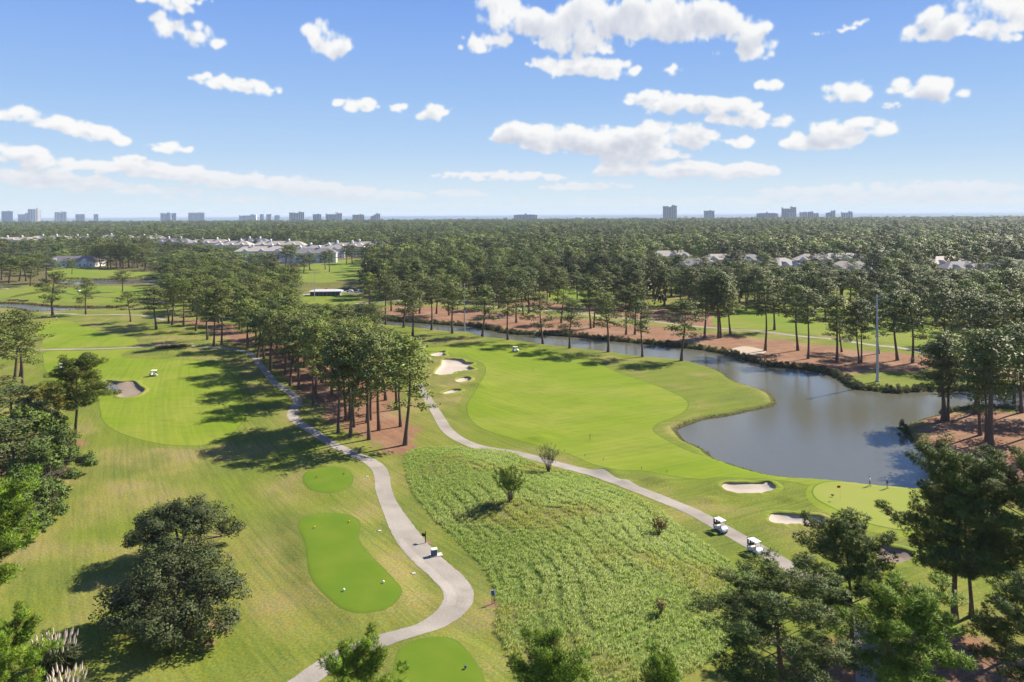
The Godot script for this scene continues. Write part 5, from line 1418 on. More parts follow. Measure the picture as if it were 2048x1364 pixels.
func gable(mb: MB, at: Vector3, w: float, out: float, rise: float, roof: Color, face: Color) -> void:
	var a := at + Vector3(-w * 0.5, 0, out)
	var b := at + Vector3(w * 0.5, 0, out)
	var c := at + Vector3(0, rise, out)
	var back := Vector3(0, 0, -out - rise * 1.6)
	mb.tri(a, b, c, face)
	mb.quad(b, b + Vector3(0, 0, back.z), c + back, c, roof)
	mb.quad(a + Vector3(0, 0, back.z), a, c, c + back, roof)


func make_buildings() -> void:
	rng.seed = 120
	var plain: Material = mats.plain
	var win := MB.new()
	win.box(Vector3.ZERO, Vector3(1.5, 1.7, 0.24), Color(0.07, 0.09, 0.12))
	var wm := mat("window_glass", Color.WHITE, 0.15, true)
	var win_mesh := win.mesh(wm)
	var fr := MB.new()
	for s in [-1, 1]:
		fr.box(Vector3(s * 0.84, 0, 0), Vector3(0.18, 2.06, 0.3), Color(0.72, 0.72, 0.72))
		fr.box(Vector3(0, s * 0.94, 0), Vector3(1.5, 0.18, 0.3), Color(0.72, 0.72, 0.72))
	var fr_mesh := fr.mesh(plain)
	var cup := MB.new()
	cup.box(Vector3(0, 1.0, 0), Vector3(2.2, 2.4, 2.2), Color(0.75, 0.77, 0.78))
	cup.lathe(Vector3(0, 2.2, 0), PackedVector2Array([Vector2(1.9, 0), Vector2(1.2, 0.9), Vector2(0.05, 1.7)]), 8, Color(0.72, 0.78, 0.80))
	var cup_mesh := cup.mesh(plain)
	var order := range(house_plots.size())
	for k in order:
		var h: Array = house_plots[k]
		var d: float = -h[1]
		var left: bool = h[0] < 0.0
		var l := rng.randf_range(50.0, 70.0) if left else rng.randf_range(30.0, 44.0)
		if k in [22, 16, 19]:
			l = 34.0
		h[3] = l
		var dep := rng.randf_range(15.0, 19.0)
		var eave := 10.6 if left else 9.2
		if k in [14, 25]:
			eave = 5.5
		var turn := rng.randf_range(-0.35, 0.35)
		var pale := Color(0.40, 0.36, 0.32)
		var dark := Color(0.20, 0.19, 0.205)
		var roof: Color = [pale, pale, dark, Color(0.30, 0.28, 0.27)][rng.randi() % 4]
		if k in [25]:
			roof = Color(0.45, 0.55, 0.52)
		var wall: Color = [Color(0.70, 0.68, 0.62), Color(0.74, 0.74, 0.73), Color(0.62, 0.66, 0.70)][rng.randi() % 3]
		var side := "left of the distant fairway" if left else "among the pines on the right"
		var t := thing("apartment_block", ("%s block from the left of the pale roofed flats beyond the ponds" if left else "%s house from the left in the group half hidden by pines beyond the canal"), "building", Vector3(h[0], 0.0, h[1]), turn, "pale roofed flats" if left else "houses among the pines")
		t.set_meta("order", h[0] / d)
		t.set_meta("left", left)
		var body := MB.new()
		body.box(Vector3(0, eave * 0.5, 0), Vector3(l, eave, dep), wall)
		obj("walls", body.mesh(plain), t)
		var rf := MB.new()
		hip_roof(rf, l, dep, eave, dep * 0.30, 0.9, roof)
		for g in 3:
			gable(rf, Vector3((g - 1) * l * 0.3, eave, dep * 0.5), 7.5, 1.4, 3.0, roof, Color(0.76, 0.77, 0.78))
		obj("roof", rf.mesh(plain), t)
		for g in 3:
			var bay := MB.new()
			bay.box(Vector3((g - 1) * l * 0.3, eave * 0.5 - 0.1, dep * 0.5 + 0.6), Vector3(6.6, eave - 0.2, 1.2), Color(0.76, 0.77, 0.78))
			obj("bay", bay.mesh(plain), t)
		if d < 1250.0:
			var floors := int(eave / 3.0)
			for f in floors:
				for g in 9:
					var wx := (g - 4) * l * 0.105
					var in_bay := false
					for q in 3:
						in_bay = in_bay or absf(wx - (q - 1) * l * 0.3) < 3.3
					var w := obj("window", win_mesh, t, Vector3(wx, 1.7 + f * 3.0, dep * 0.5 + (1.2 if in_bay else 0.0)))
					obj("window_frame", fr_mesh, w)
				for sx in [-1, 1]:
					for g in 3:
						var w := obj("window", win_mesh, t, Vector3(sx * l * 0.5, 1.7 + f * 3.0, (g - 1) * dep * 0.3), PI * 0.5)
						obj("window_frame", fr_mesh, w)
		if left and not k in [14]:
			for g in 2:
				obj("cupola", cup_mesh, t, Vector3((g - 0.5) * l * 0.36, eave + dep * 0.30 - 0.7, 0))
	for left in [true, false]:
		var set_ := get_children().filter(func(n): return n.has_meta("order") and n.get_meta("left") == left)
		set_.sort_custom(func(a, b): return a.get_meta("order") < b.get_meta("order"))
		for k in set_.size():
			set_[k].set_meta("label", str(set_[k].get_meta("label")) % ordinal(k))
	for n in get_children():
		for q in ["order", "left"]:
			if n.has_meta(q):
				n.remove_meta(q)
	# cart shelter and parked vehicles in the gap
	var a: Vector2 = Vector2(-120.51, -484.73)
	var s := thing("cart_shelter", "low shelter with a pale roof and blue grey walls beyond the grove", "shelter", on_ground(a.x, a.y), 0.05)
	var sb := MB.new()
	sb.box(Vector3(0, 1.5, 0), Vector3(19, 3.0, 6.5), Color(0.22, 0.26, 0.29))
	obj("walls", sb.mesh(plain), s)
	var sr := MB.new()
	hip_roof(sr, 20.0, 7.5, 3.0, 1.1, 0.5, Color(0.50, 0.51, 0.52))
	obj("roof", sr.mesh(plain), s)
	for g in 7:
		var dm := MB.new()
		dm.box(Vector3(-7.8 + g * 2.6, 1.2, 3.3), Vector3(2.2, 2.2, 0.14), Color(0.06, 0.07, 0.08))
		obj("doorway", dm.mesh(plain), s)
	var cars := [[-129.33, -520.3, 1.39, 0], [-108.86, -502.63, 1.34, 0], [-115.98, -519.56, 1.39, 0], [-94.52, -492.45, 1.31, 0], [-104.1, -508.86, 1.36, 0]]
	var paint := [Color(0.45, 0.04, 0.03), Color(0.70, 0.70, 0.70), Color(0.10, 0.12, 0.16), Color(0.62, 0.50, 0.38), Color(0.66, 0.68, 0.70)]
	var car_label := ["red van parked behind the pale roofed cart shelter", "white car parked right of the cart shelter, in front of the trees", "dark car parked behind the cart shelter", "beige car on the service road right of the shelter", "silver car parked between the shelter and the bare twigs"]
	for k in cars.size():
		car(on_ground(cars[k][0], cars[k][1], 0.03), [0.3, 1.5, 1.2, 1.7, 0.2][k], paint[k], car_label[k])


func car(at: Vector3, turn: float, col: Color, label: String) -> void:
	var t := thing("parked_car", label, "car", at, turn, "vehicles by the cart shelter")
	var b := MB.new()
	# side outline swept across the width
	var side := [Vector2(-2.2, 0.35), Vector2(-2.25, 0.75), Vector2(-1.5, 0.95), Vector2(-0.85, 1.45), Vector2(1.2, 1.48), Vector2(2.0, 1.0), Vector2(2.25, 0.85), Vector2(2.2, 0.35)]
	for k in side.size():
		var p: Vector2 = side[k]
		var q: Vector2 = side[(k + 1) % side.size()]
		b.quad(Vector3(-0.88, p.y, p.x), Vector3(-0.88, q.y, q.x), Vector3(0.88, q.y, q.x), Vector3(0.88, p.y, p.x), col)
	for s in [-1, 1]:
		for k in range(1, side.size() - 1):
			b.tri(Vector3(s * 0.88, side[0].y, side[0].x), Vector3(s * 0.88, side[k].y, side[k].x), Vector3(s * 0.88, side[k + 1].y, side[k + 1].x), col)
	obj("body", b.mesh(mat("car_paint", Color.WHITE, 0.3, true)), t)
	for s in [-1, 1]:
		var g := MB.new()
		g.box(Vector3(s * 0.885, 1.18, 0.15), Vector3(0.03, 0.36, 1.9), Color(0.04, 0.05, 0.06))
		obj("side_window", g.mesh(mats.window_glass), t)
		for z in [-1.4, 1.4]:
			var w := MB.new()
			w.tube(PackedVector3Array([Vector3(-0.1, 0, 0), Vector3(0.1, 0, 0)]), PackedFloat32Array([0.33, 0.33]), 12, Color(0.03, 0.03, 0.03), true)
			obj("wheel", w.mesh(mats.plain), t, Vector3(s * 0.84, 0.33, z))


# ---------- towers by the sea ----------
func make_skyline() -> void:
	rng.seed = 140
	# kind: slab, twin, stepped, domed, round; label
	var list: Array = [[904.66, 77.4, 89.93, 4300, "twin", "tallest slate blue twin tower standing alone against the sea"], [1129.53, 57.33, 60.01, 4300, "slab", "pale narrow slab tower right of the tallest twin tower"], [78.82, 134.73, 48.69, 4300, "domed", "long low hotel with a small domed turret on its roof"], [1462.01, 114.66, 49.55, 4300, "domed", "broad blue grey hotel with an open turret, left of the pinkish tower"], [1586.87, 77.4, 77.51, 4300, "stepped", "pinkish stepped tower, tallest of the group on the right"], [1669.84, 43, 48.38, 4300, "slab", "pale tower directly right of the pinkish stepped tower"], [1712.85, 31.53, 51.01, 4300, "slab", "narrow pale tower with a cap, between two lower neighbours"], [1742.91, 28.67, 42.24, 4300, "slab", "low pale wing at the end of the pale tower group"], [1814.59, 28.67, 44.7, 4300, "slab", "low blue tower left of the taller dark slab on the right"], [1841.88, 25.8, 56.02, 4300, "slab", "dark narrow slab of the last tower group"], [1919.25, 60.2, 49.85, 4300, "stepped", "rightmost pale tower, with a dark corner turret"], [-1234.05, 83.13, 64.64, 4300, "twin", "blue hotel block with two pale stair towers"], [-1118.01, 45.87, 52.53, 4300, "slab", "blue hotel beside the pale low houses by the sea"], [-1020.52, 91.73, 57.71, 4300, "stepped", "stepped white and blue hotel by the sea"], [-881.53, 65.93, 48.34, 4300, "slab", "tan wide hotel left of the sloping one"], [-784.04, 54.47, 53.52, 4300, "ramp", "hotel with a sloping stepped profile, last before the open sea"]]
	list.append_array([[-3768.66, 70.93, 88.04, 5600, "slab", "grey blue tower at the far left edge of the skyline"], [-3645.54, 70.93, 72.42, 5600, "stepped", "low pale tower group left of the round tower"], [-3566.96, 78.4, 105.58, 5600, "round", "tallest rounded tower at the far left"], [-3371.08, 74.67, 82.08, 5600, "twin", "pair of grey towers right of the rounded tower"], [-3225.59, 59.73, 62.6, 5600, "slab", "small hazy hotel right of the grey pair"], [-3106.13, 29.87, 61.93, 5600, "slab", "smallest hazy tower on the left skyline"], [-2585.27, 70.93, 70.21, 5600, "twin", "pale tower with two fins, left of a narrow blue one"], [-2525.56, 33.6, 66.14, 5600, "slab", "narrow blue tower beside the finned one"], [-2357.54, 108.26, 68.94, 5600, "slab", "wide pale hotel in the middle of the left skyline"], [-1971.23, 119.46, 51.84, 5600, "stepped", "row of pale hotels left of two capped towers"], [-1868.55, 26.13, 55, 5600, "slab", "first of two small capped towers"], [-1814.41, 37.33, 54.69, 5600, "slab", "second of two small capped towers"], [-1754.72, 37.33, 46.89, 5600, "slab", "low pale block left of the blue hotel"]])
	for b in list:
		var x: float = b[0]
		var w: float = b[1]
		var h: float = b[2]
		var d: float = b[3]
		var dep := maxf(w * 0.45, 22.0)
		var t := thing("hotel_tower", b[5], "tower", Vector3(x, 0, -d), rng.randf_range(-0.12, 0.12) - atan2(x, d), "towers by the sea")
		var wall: Color = [Color(0.62, 0.62, 0.66), Color(0.70, 0.65, 0.62), Color(0.74, 0.72, 0.70)][rng.randi() % 3]
		if b[5].contains("blue"):
			wall = Color(0.36, 0.45, 0.58)
		if b[5].contains("pinkish"):
			wall = Color(0.68, 0.54, 0.53)
		if b[5].contains("pale") or b[5].contains("white"):
			wall = Color(0.78, 0.76, 0.74)
		if b[5].contains("tan"):
			wall = Color(0.70, 0.62, 0.50)
		var pale := Color(0.80, 0.77, 0.74)
		var blocks := []
		match b[4]:
			"twin":
				blocks = [[-0.5, -0.1, 0.97, wall], [-0.1, 0.12, 0.93, wall * 0.9], [0.12, 0.5, 1.0, wall]]
			"stepped":
				blocks = [[-0.5, -0.42, 0.97, wall], [-0.42, 0.15, 0.90, wall], [0.15, 0.5, 1.0, wall], [-0.1, 0.45, 0.62, pale]]
			"ramp":
				blocks = [[-0.5, -0.3, 0.72, wall], [-0.3, -0.1, 0.82, wall], [-0.1, 0.1, 0.92, wall], [0.1, 0.5, 1.0, pale]]
			"domed":
				blocks = [[-0.5, -0.3, 0.86, wall], [-0.3, 0.3, 0.90, wall], [0.3, 0.5, 0.86, wall]]
			_:
				blocks = [[-0.5, 0.5, 1.0, wall]]
		for q in blocks:
			var bw: float = (q[1] - q[0]) * w
			var bh: float = h * q[2]
			var c: float = (q[0] + q[1]) * 0.5 * w
			var zo: float = 3.0 if q[2] < 0.7 else rng.randf_range(-1.0, 1.0)
			var m := MB.new()
			if b[4] == "round":
				m.lathe(Vector3.ZERO, PackedVector2Array([Vector2(w * 0.5, 0), Vector2(w * 0.5, h), Vector2(0.1, h + 1)]), 20, wall, Vector2(1, dep / w))
			else:
				m.box(Vector3(c, bh * 0.5, zo), Vector3(bw, bh, dep), q[3])
				m.box(Vector3(c, bh + 0.9, zo), Vector3(bw + 1.5, 1.8, dep + 1.5), (q[3] as Color) * 0.75)
			var blk := obj("block", m.mesh(mats.plain), t)
			# balconies: recessed dark bays between piers
			if b[4] != "round":
				var bays := maxi(2, int(bw / 8.0))
				for k in bays:
					var bm := MB.new()
					bm.box(Vector3(c + ((k + 0.5) / bays - 0.5) * bw, bh * 0.5, zo + dep * 0.5), Vector3(bw / bays * 0.5, bh * 0.96, 0.6), Color(0.24, 0.30, 0.38))
					obj("window_bay", bm.mesh(mats.plain), blk)
			else:
				for k in 7:
					var an := PI * (0.08 + 0.14 * k)
					var bm := MB.new()
					bm.box(Vector3(cos(an) * w * 0.5, h * 0.5, sin(an) * dep * 0.5), Vector3(w * 0.07, h * 0.95, 1.0), Color(0.24, 0.30, 0.38))
					obj("window_bay", bm.mesh(mats.plain), blk)
		var cap := MB.new()
		if b[4] == "domed":
			cap.box(Vector3(0, h * 0.93, 0), Vector3(w * 0.1, h * 0.14, w * 0.1), wall)
			cap.lathe(Vector3(0, h, 0), PackedVector2Array([Vector2(w * 0.06, 0), Vector2(w * 0.045, h * 0.06), Vector2(0.1, h * 0.1)]), 10, Color(0.30, 0.28, 0.26))
			for s in [-0.33, -0.15, 0.18, 0.36]:
				cap.box(Vector3(w * s, h * 0.91, 0), Vector3(w * 0.06, h * 0.06, w * 0.08), Color(0.35, 0.32, 0.32))
		else:
			cap.box(Vector3(w * rng.randf_range(0.1, 0.3), h * (1.0) + 3.0, 0), Vector3(w * 0.2, 5.0, dep * 0.4), wall * 0.8)
		obj("roof_house", cap.mesh(mats.plain), t)


# ---------- tall grass ----------
func blade_tuft(seed_: int, count: int, h: float, spread: float, tone: Color, wide: float) -> ArrayMesh:
	rng.seed = seed_
	var mb := MB.new()
	for k in count:
		var az := rng.randf() * TAU
		var o := Vector3(rng.randf_range(-1, 1), 0, rng.randf_range(-1, 1)) * spread * 0.5
		var out := Vector3(cos(az), 0, sin(az))
		var hh := h * rng.randf_range(0.6, 1.1)
		var bend := rng.randf_range(0.1, 0.55) * h
		var s := out.cross(Vector3.UP) * wide * 0.5
		var m := o + out * bend * 0.35 + Vector3(0, hh * 0.6, 0)
		var tip := o + out * bend + Vector3(0, hh, 0)
		var j := rng.randf_range(0.75, 1.25)
		var col := Color(tone.r * j, tone.g * j, tone.b * j * rng.randf_range(0.8, 1.3))
		var nn := (Vector3.UP * 0.9 + out * 0.25).normalized()
		mb.tri_n(o - s, o + s, m + s, nn, nn, nn, col)
		mb.tri_n(o - s, m + s, m - s, nn, nn, nn, col)
		mb.tri_n(m - s, m + s, tip, nn, nn, nn, col)
	return mb.mesh(mats.blades)


func stuff_of(called: String, label: String, category: String, meshes: Array, where: Array, tone: Array) -> void:
	var root := Node3D.new()
	root.name = numbered(called)
	add_child(root)
	tag(root, label, category, "", "stuff")
	for k in meshes.size():
		var mm := MultiMesh.new()
		mm.transform_format = MultiMesh.TRANSFORM_3D
		mm.use_colors = true
		mm.mesh = meshes[k]
		var mine := range(k, where.size(), meshes.size())
		mm.instance_count = mine.size()
		for i in mine.size():
			mm.set_instance_transform(i, where[mine[i]])
			mm.set_instance_color(i, tone[mine[i]])
		var mi := MultiMeshInstance3D.new()
		mi.name = "tufts"
		mi.multimesh = mm
		root.add_child(mi, true)


func make_meadow() -> void:
	var md := rounded(meadow, 2.0)
	var md_in := rounded(meadow, 4.0)
	structure(obj("meadow_soil", drape(md, 0.012, mats.rough_turf, func(x, z): return Color(0.16, 0.24, 0.045).lerp(Color(0.24, 0.24, 0.08), clampf(n_mid.get_noise_2d(x, z) * 1.5 + 0.3, 0, 1)))), "low green growth under the tall grass")
	rng.seed = 160
	var where := []
	var tone := []
	var b := bounds(md)
	var z := b.position.y
	while z < b.end.y:
		var x := b.position.x
		while x < b.end.x:
			var p := Vector2(x + rng.randf_range(-0.3, 0.3), z + rng.randf_range(-0.3, 0.3))
			x += 0.4
			if not Geometry2D.is_point_in_polygon(p, md):
				continue
			var a := -away(md_in, p)
			var wv := n_mid.get_noise_2d(p.x, p.y)
			# sown in rows that follow the outline of the knoll
			var row := fposmod(a + wv * 1.6, 2.6) / 2.6
			var patch := n_large.get_noise_2d(p.x * 2.2, p.y * 2.2)
			if row < 0.32 and rng.randf() < 0.93 and patch * 0.5 + wv * 0.5 - a * 0.016 > -0.30 and a > 0.8:
				continue
			if wv + patch * 0.6 > 0.55 and rng.randf() < 0.6:
				continue
			var s := rng.randf_range(0.7, 1.2) * (1.0 + patch * 0.4)
			where.push_back(Transform3D(Basis(Vector3.UP, rng.randf() * TAU).scaled(Vector3(s * 1.1, s, s * 1.1)), on_ground(p.x, p.y)))
			var j := rng.randf_range(0.85, 1.15)
			var q := clampf(0.4 + patch * 1.2 + rng.randf_range(-0.3, 0.3), 0, 1)
			tone.push_back(Color(j, j, j).lerp(Color(1.25 * j, 1.1 * j, 1.6 * j), q * 0.6).lerp(Color(1.15 * j, 0.86 * j, 0.8 * j), clampf(wv * 2.0 - 0.25, 0, 0.6)))
		z += 0.4
	rng.seed = 161
	stuff_of("tall_grass", "tall bluish green grass sown in curved rows over the knoll", "grass", [blade_tuft(15, 22, 0.52, 0.5, Color(0.36, 0.47, 0.14), 0.03), blade_tuft(5, 36, 0.36, 0.7, Color(0.42, 0.54, 0.125), 0.036), blade_tuft(6, 36, 0.32, 0.7, Color(0.45, 0.55, 0.145), 0.036)], where, tone)
	# reeds and scrub along the banks
	where = []
	tone = []
	var scrub := []
	var scrub_tone := []
	var line := rounded(shore, 0.7)
	for i in line.size():
		var p := line[i]
		var d := (line[(i + 1) % line.size()] - p).normalized().orthogonal()
		if away(ponds[0], p + d * 0.8) < 0.0:
			d = -d
		var far_bank: bool = i > line.size() * 0.50
		for q in 3:
			var s := p + d * rng.randf_range(-0.1, 1.3 if not far_bank else 2.6)
			var k := rng.randf_range(0.5, 1.0)
			if far_bank and rng.randf() < 0.75:
				k = rng.randf_range(0.6, 1.5)
				scrub.push_back(Transform3D(Basis(Vector3.UP, rng.randf() * TAU).scaled(Vector3(k, k * 0.8, k) * 0.115), on_ground(s.x, s.y, -0.1)))
				var j := rng.randf_range(0.6, 1.2)
				scrub_tone.push_back(Color(j, j, j))
			elif rng.randf() < 0.6:
				where.push_back(Transform3D(Basis(Vector3.UP, rng.randf() * TAU).scaled(Vector3(k, k * 0.9, k)), on_ground(s.x, s.y, -0.05)))
				var j := rng.randf_range(0.7, 1.2)
				tone.push_back(Color(j, j, j))
	stuff_of("bank_reeds", "tan and green reeds fringing the near shore of the pond", "reeds", [blade_tuft(8, 12, 0.7, 0.6, Color(0.20, 0.20, 0.06), 0.06)], where, tone)
	stuff_of("bank_scrub", "dark low scrub along the far bank of the canal", "scrub", [(protos["leafy_far"].get_node("crown") as MeshInstance3D).mesh], scrub, scrub_tone)
	for line_b in [rounded(pond_left, 1.5), rounded(pond_far, 2.0)]:
		where = []
		tone = []
		for p in line_b:
			for q in 2:
				var k := rng.randf_range(0.8, 1.5)
				where.push_back(Transform3D(Basis(Vector3.UP, rng.randf() * TAU).scaled(Vector3(k * 1.3, k, k * 1.3)), on_ground(p.x + rng.randf_range(-1, 1), p.y + rng.randf_range(-1.0, 1.0), -0.05)))
				tone.push_back(Color(1, 0.9, 0.7) * rng.randf_range(0.6, 1.0))
		stuff_of("pond_reeds", "brown reeds round the " + ("left pond behind the golfers" if line_b[0].y > -500 else "far small pond"), "reeds", [blade_tuft(9, 12, 1.0, 1.0, Color(0.16, 0.13, 0.06), 0.12)], where, tone)
	make_shrubs()


func vase_shrub(called: String, label: String, at: Vector2, h: float, w: float, seed_: int, stems: int, leaves: int, tone: Color, bark: Color) -> void:
	rng.seed = seed_
	var t := thing(called, label, "shrub", on_ground(at.x, at.y), rng.randf() * TAU, "shrubs in the tall grass")
	var tb := MB.new()
	var cb := MB.new()
	for s in stems:
		var az := s * 2.4
		var r := sqrt((s + 0.5) / stems) * w * 0.5
		var top := Vector3(cos(az) * r, h * (1.0 - 0.25 * pow(r / (w * 0.5), 2.0)) * rng.randf_range(0.85, 1.0), sin(az) * r)
		var mid := Vector3(top.x * 0.35, top.y * 0.45, top.z * 0.35)
		tb.tube(PackedVector3Array([Vector3(top.x * 0.04, -0.1, top.z * 0.04), mid, top]), PackedFloat32Array([0.055, 0.035, 0.008]), 4, bark)
		for q in 14:
			var f := rng.randf_range(0.45, 1.0)
			var from := mid.lerp(top, (f - 0.45) / 0.55)
			var e := from + (ball() + Vector3(0, 0.7, 0) + Vector3(top.x, 0, top.z).normalized() * 0.5).normalized() * rng.randf_range(0.35, 0.8) * h * 0.18
			tb.tube(PackedVector3Array([from, e]), PackedFloat32Array([0.016, 0.006]), 3, bark)
			for l in leaves:
				var c := from.lerp(e, rng.randf()) + ball() * 0.22
				var j := rng.randf_range(0.7, 1.3)
				leaf_spray(cb, c, (c - Vector3(0, h * 0.5, 0)).normalized(), 0.24, 0.13, Color(tone.r * j, tone.g * j, tone.b * j))
	obj("stems", tb.mesh(mats.bark), t)
	if leaves:
		obj("crown", cb.mesh(mats.needles), t)


func make_shrubs() -> void:
	for r in [[6.96, -149.03, 5.96, 4.97]]:
		vase_shrub("crape_myrtle", "bare vase shaped shrub with brownish twigs beside the cart path", Vector2(r[0], r[1]), r[2], r[3], 201, 20, 3, Color(0.105, 0.090, 0.045), Color(0.14, 0.10, 0.08))
	for r in [[-0.55, -131.1, 6.38, 6.12]]:
		vase_shrub("leafy_shrub", "yellow green leafy shrub casting a long shadow on the tall grass", Vector2(r[0], r[1]), r[2], r[3], 202, 19, 24, Color(0.190, 0.250, 0.026), Color(0.10, 0.08, 0.06))
	for r in [[23.1, -119.33, 2.94, 3.5]]:
		vase_shrub("rusty_shrub", "small rust tinged shrub in the tall grass near the carts", Vector2(r[0], r[1]), r[2], r[3], 203, 13, 4, Color(0.20, 0.12, 0.035), Color(0.13, 0.09, 0.06))
	for r in [[18.51, -94.93, 2.09, 1.65]]:
		vase_shrub("rusty_shrub", "thin faded shrub low on the tall grass slope", Vector2(r[0], r[1]), r[2], r[3], 204, 9, 2, Color(0.22, 0.15, 0.05), Color(0.18, 0.12, 0.08))
	for r in [[93.11, -179.16, 3.58, 3.11]]:
		tree("round_bush", "leafy_0", "round olive bush on the tip of the straw covered point", "", r[0], r[1], r[2], r[3], 1)
	# pampas grass
	var plume := MB.new()
	plume.tube(PackedVector3Array([Vector3(0, 0, 0), Vector3(0.02, 0.15, 0), Vector3(0.06, 0.45, 0), Vector3(0.14, 0.75, 0)]), PackedFloat32Array([0.02, 0.085, 0.075, 0.01]), 6, Color(0.60, 0.50, 0.42))
	var pm := plume.mesh(mats.plain)
	var sets := [[-52.64, -86.1, 4.02, 5.63, 46, 1], [-47.96, -80.17, 3.21, 4.6, 40, 1], [-138.01, -294.27, 1.77, 5.89, 0, 1], [-134.94, -295.27, 1.77, 5.91, 0, 1], [-131.84, -296.28, 1.78, 5.93, 0, 1], [-129.13, -297.31, 1.59, 5.15, 0, 1], [-307.81, -463.13, 1.85, 9.26, 0, 1], [-299.66, -460.09, 1.84, 7.97, 0, 1]]
	var plab := ["large pampas grass clump half in the oak's shadow", "pampas grass clump with white plumes at the lower edge", "first tuft from the left of the pinkish grass row on the mound", "second tuft from the left of the pinkish grass row on the mound", "third tuft from the left of the pinkish grass row on the mound", "last tuft of the pinkish grass row on the mound", "left clump of tan grass on the shore of the left pond", "right clump of tan grass on the shore of the left pond"]
	for k in sets.size():
		var r: Array = sets[k]
		rng.seed = 210 + k
		var near_: bool = r[4] > 0.0
		var t := thing("pampas_grass", plab[k], "grass", on_ground(r[0], r[1]), 0.0, "pampas grass")
		var lm := MB.new()
		var w: float = r[3]
		for q in 420 if near_ else 160:
			var az := rng.randf() * TAU
			var rad := sqrt(rng.randf()) * w * 0.36
			var o := Vector3(cos(az) * rad, 0, sin(az) * rad * 0.75)
			var out := (Vector3(cos(az), 0, sin(az)) + Vector3(rng.randf_range(-0.6, 0.6), 0, rng.randf_range(-0.6, 0.6))).normalized()
			var hh: float = r[2] * rng.randf_range(0.45, 0.8)
			var s := out.cross(Vector3.UP) * (0.05 if near_ else 0.12)
			var col := Color(0.10, 0.115, 0.05) * rng.randf_range(0.7, 1.3) if near_ else Color(0.46, 0.33, 0.27) * rng.randf_range(0.75, 1.25)
			var m := o + out * 0.35 + Vector3(0, hh * 0.75, 0)
			var e := o + out * rng.randf_range(0.8, 1.5) + Vector3(0, hh * rng.randf_range(0.6, 1.0), 0)
			var nn := (Vector3.UP * 0.8 + out * 0.4).normalized()
			lm.tri_n(o - s, o + s, m + s, nn, nn, nn, col)
			lm.tri_n(o - s, m + s, m - s, nn, nn, nn, col)
			lm.tri_n(m - s, m + s, e, nn, nn, nn, col)
		obj("leaves", lm.mesh(mats.blades), t)
		for q in int(r[4]):
			var az := q * 2.4
			var rad := sqrt((q + 0.5) / r[4]) * w * 0.44
			var p := obj("plume", pm, t, Vector3(cos(az) * rad, r[2] * rng.randf_range(0.62, 0.86), sin(az) * rad * 0.75), -az)
			p.scale = Vector3.ONE * rng.randf_range(0.9, 1.4)


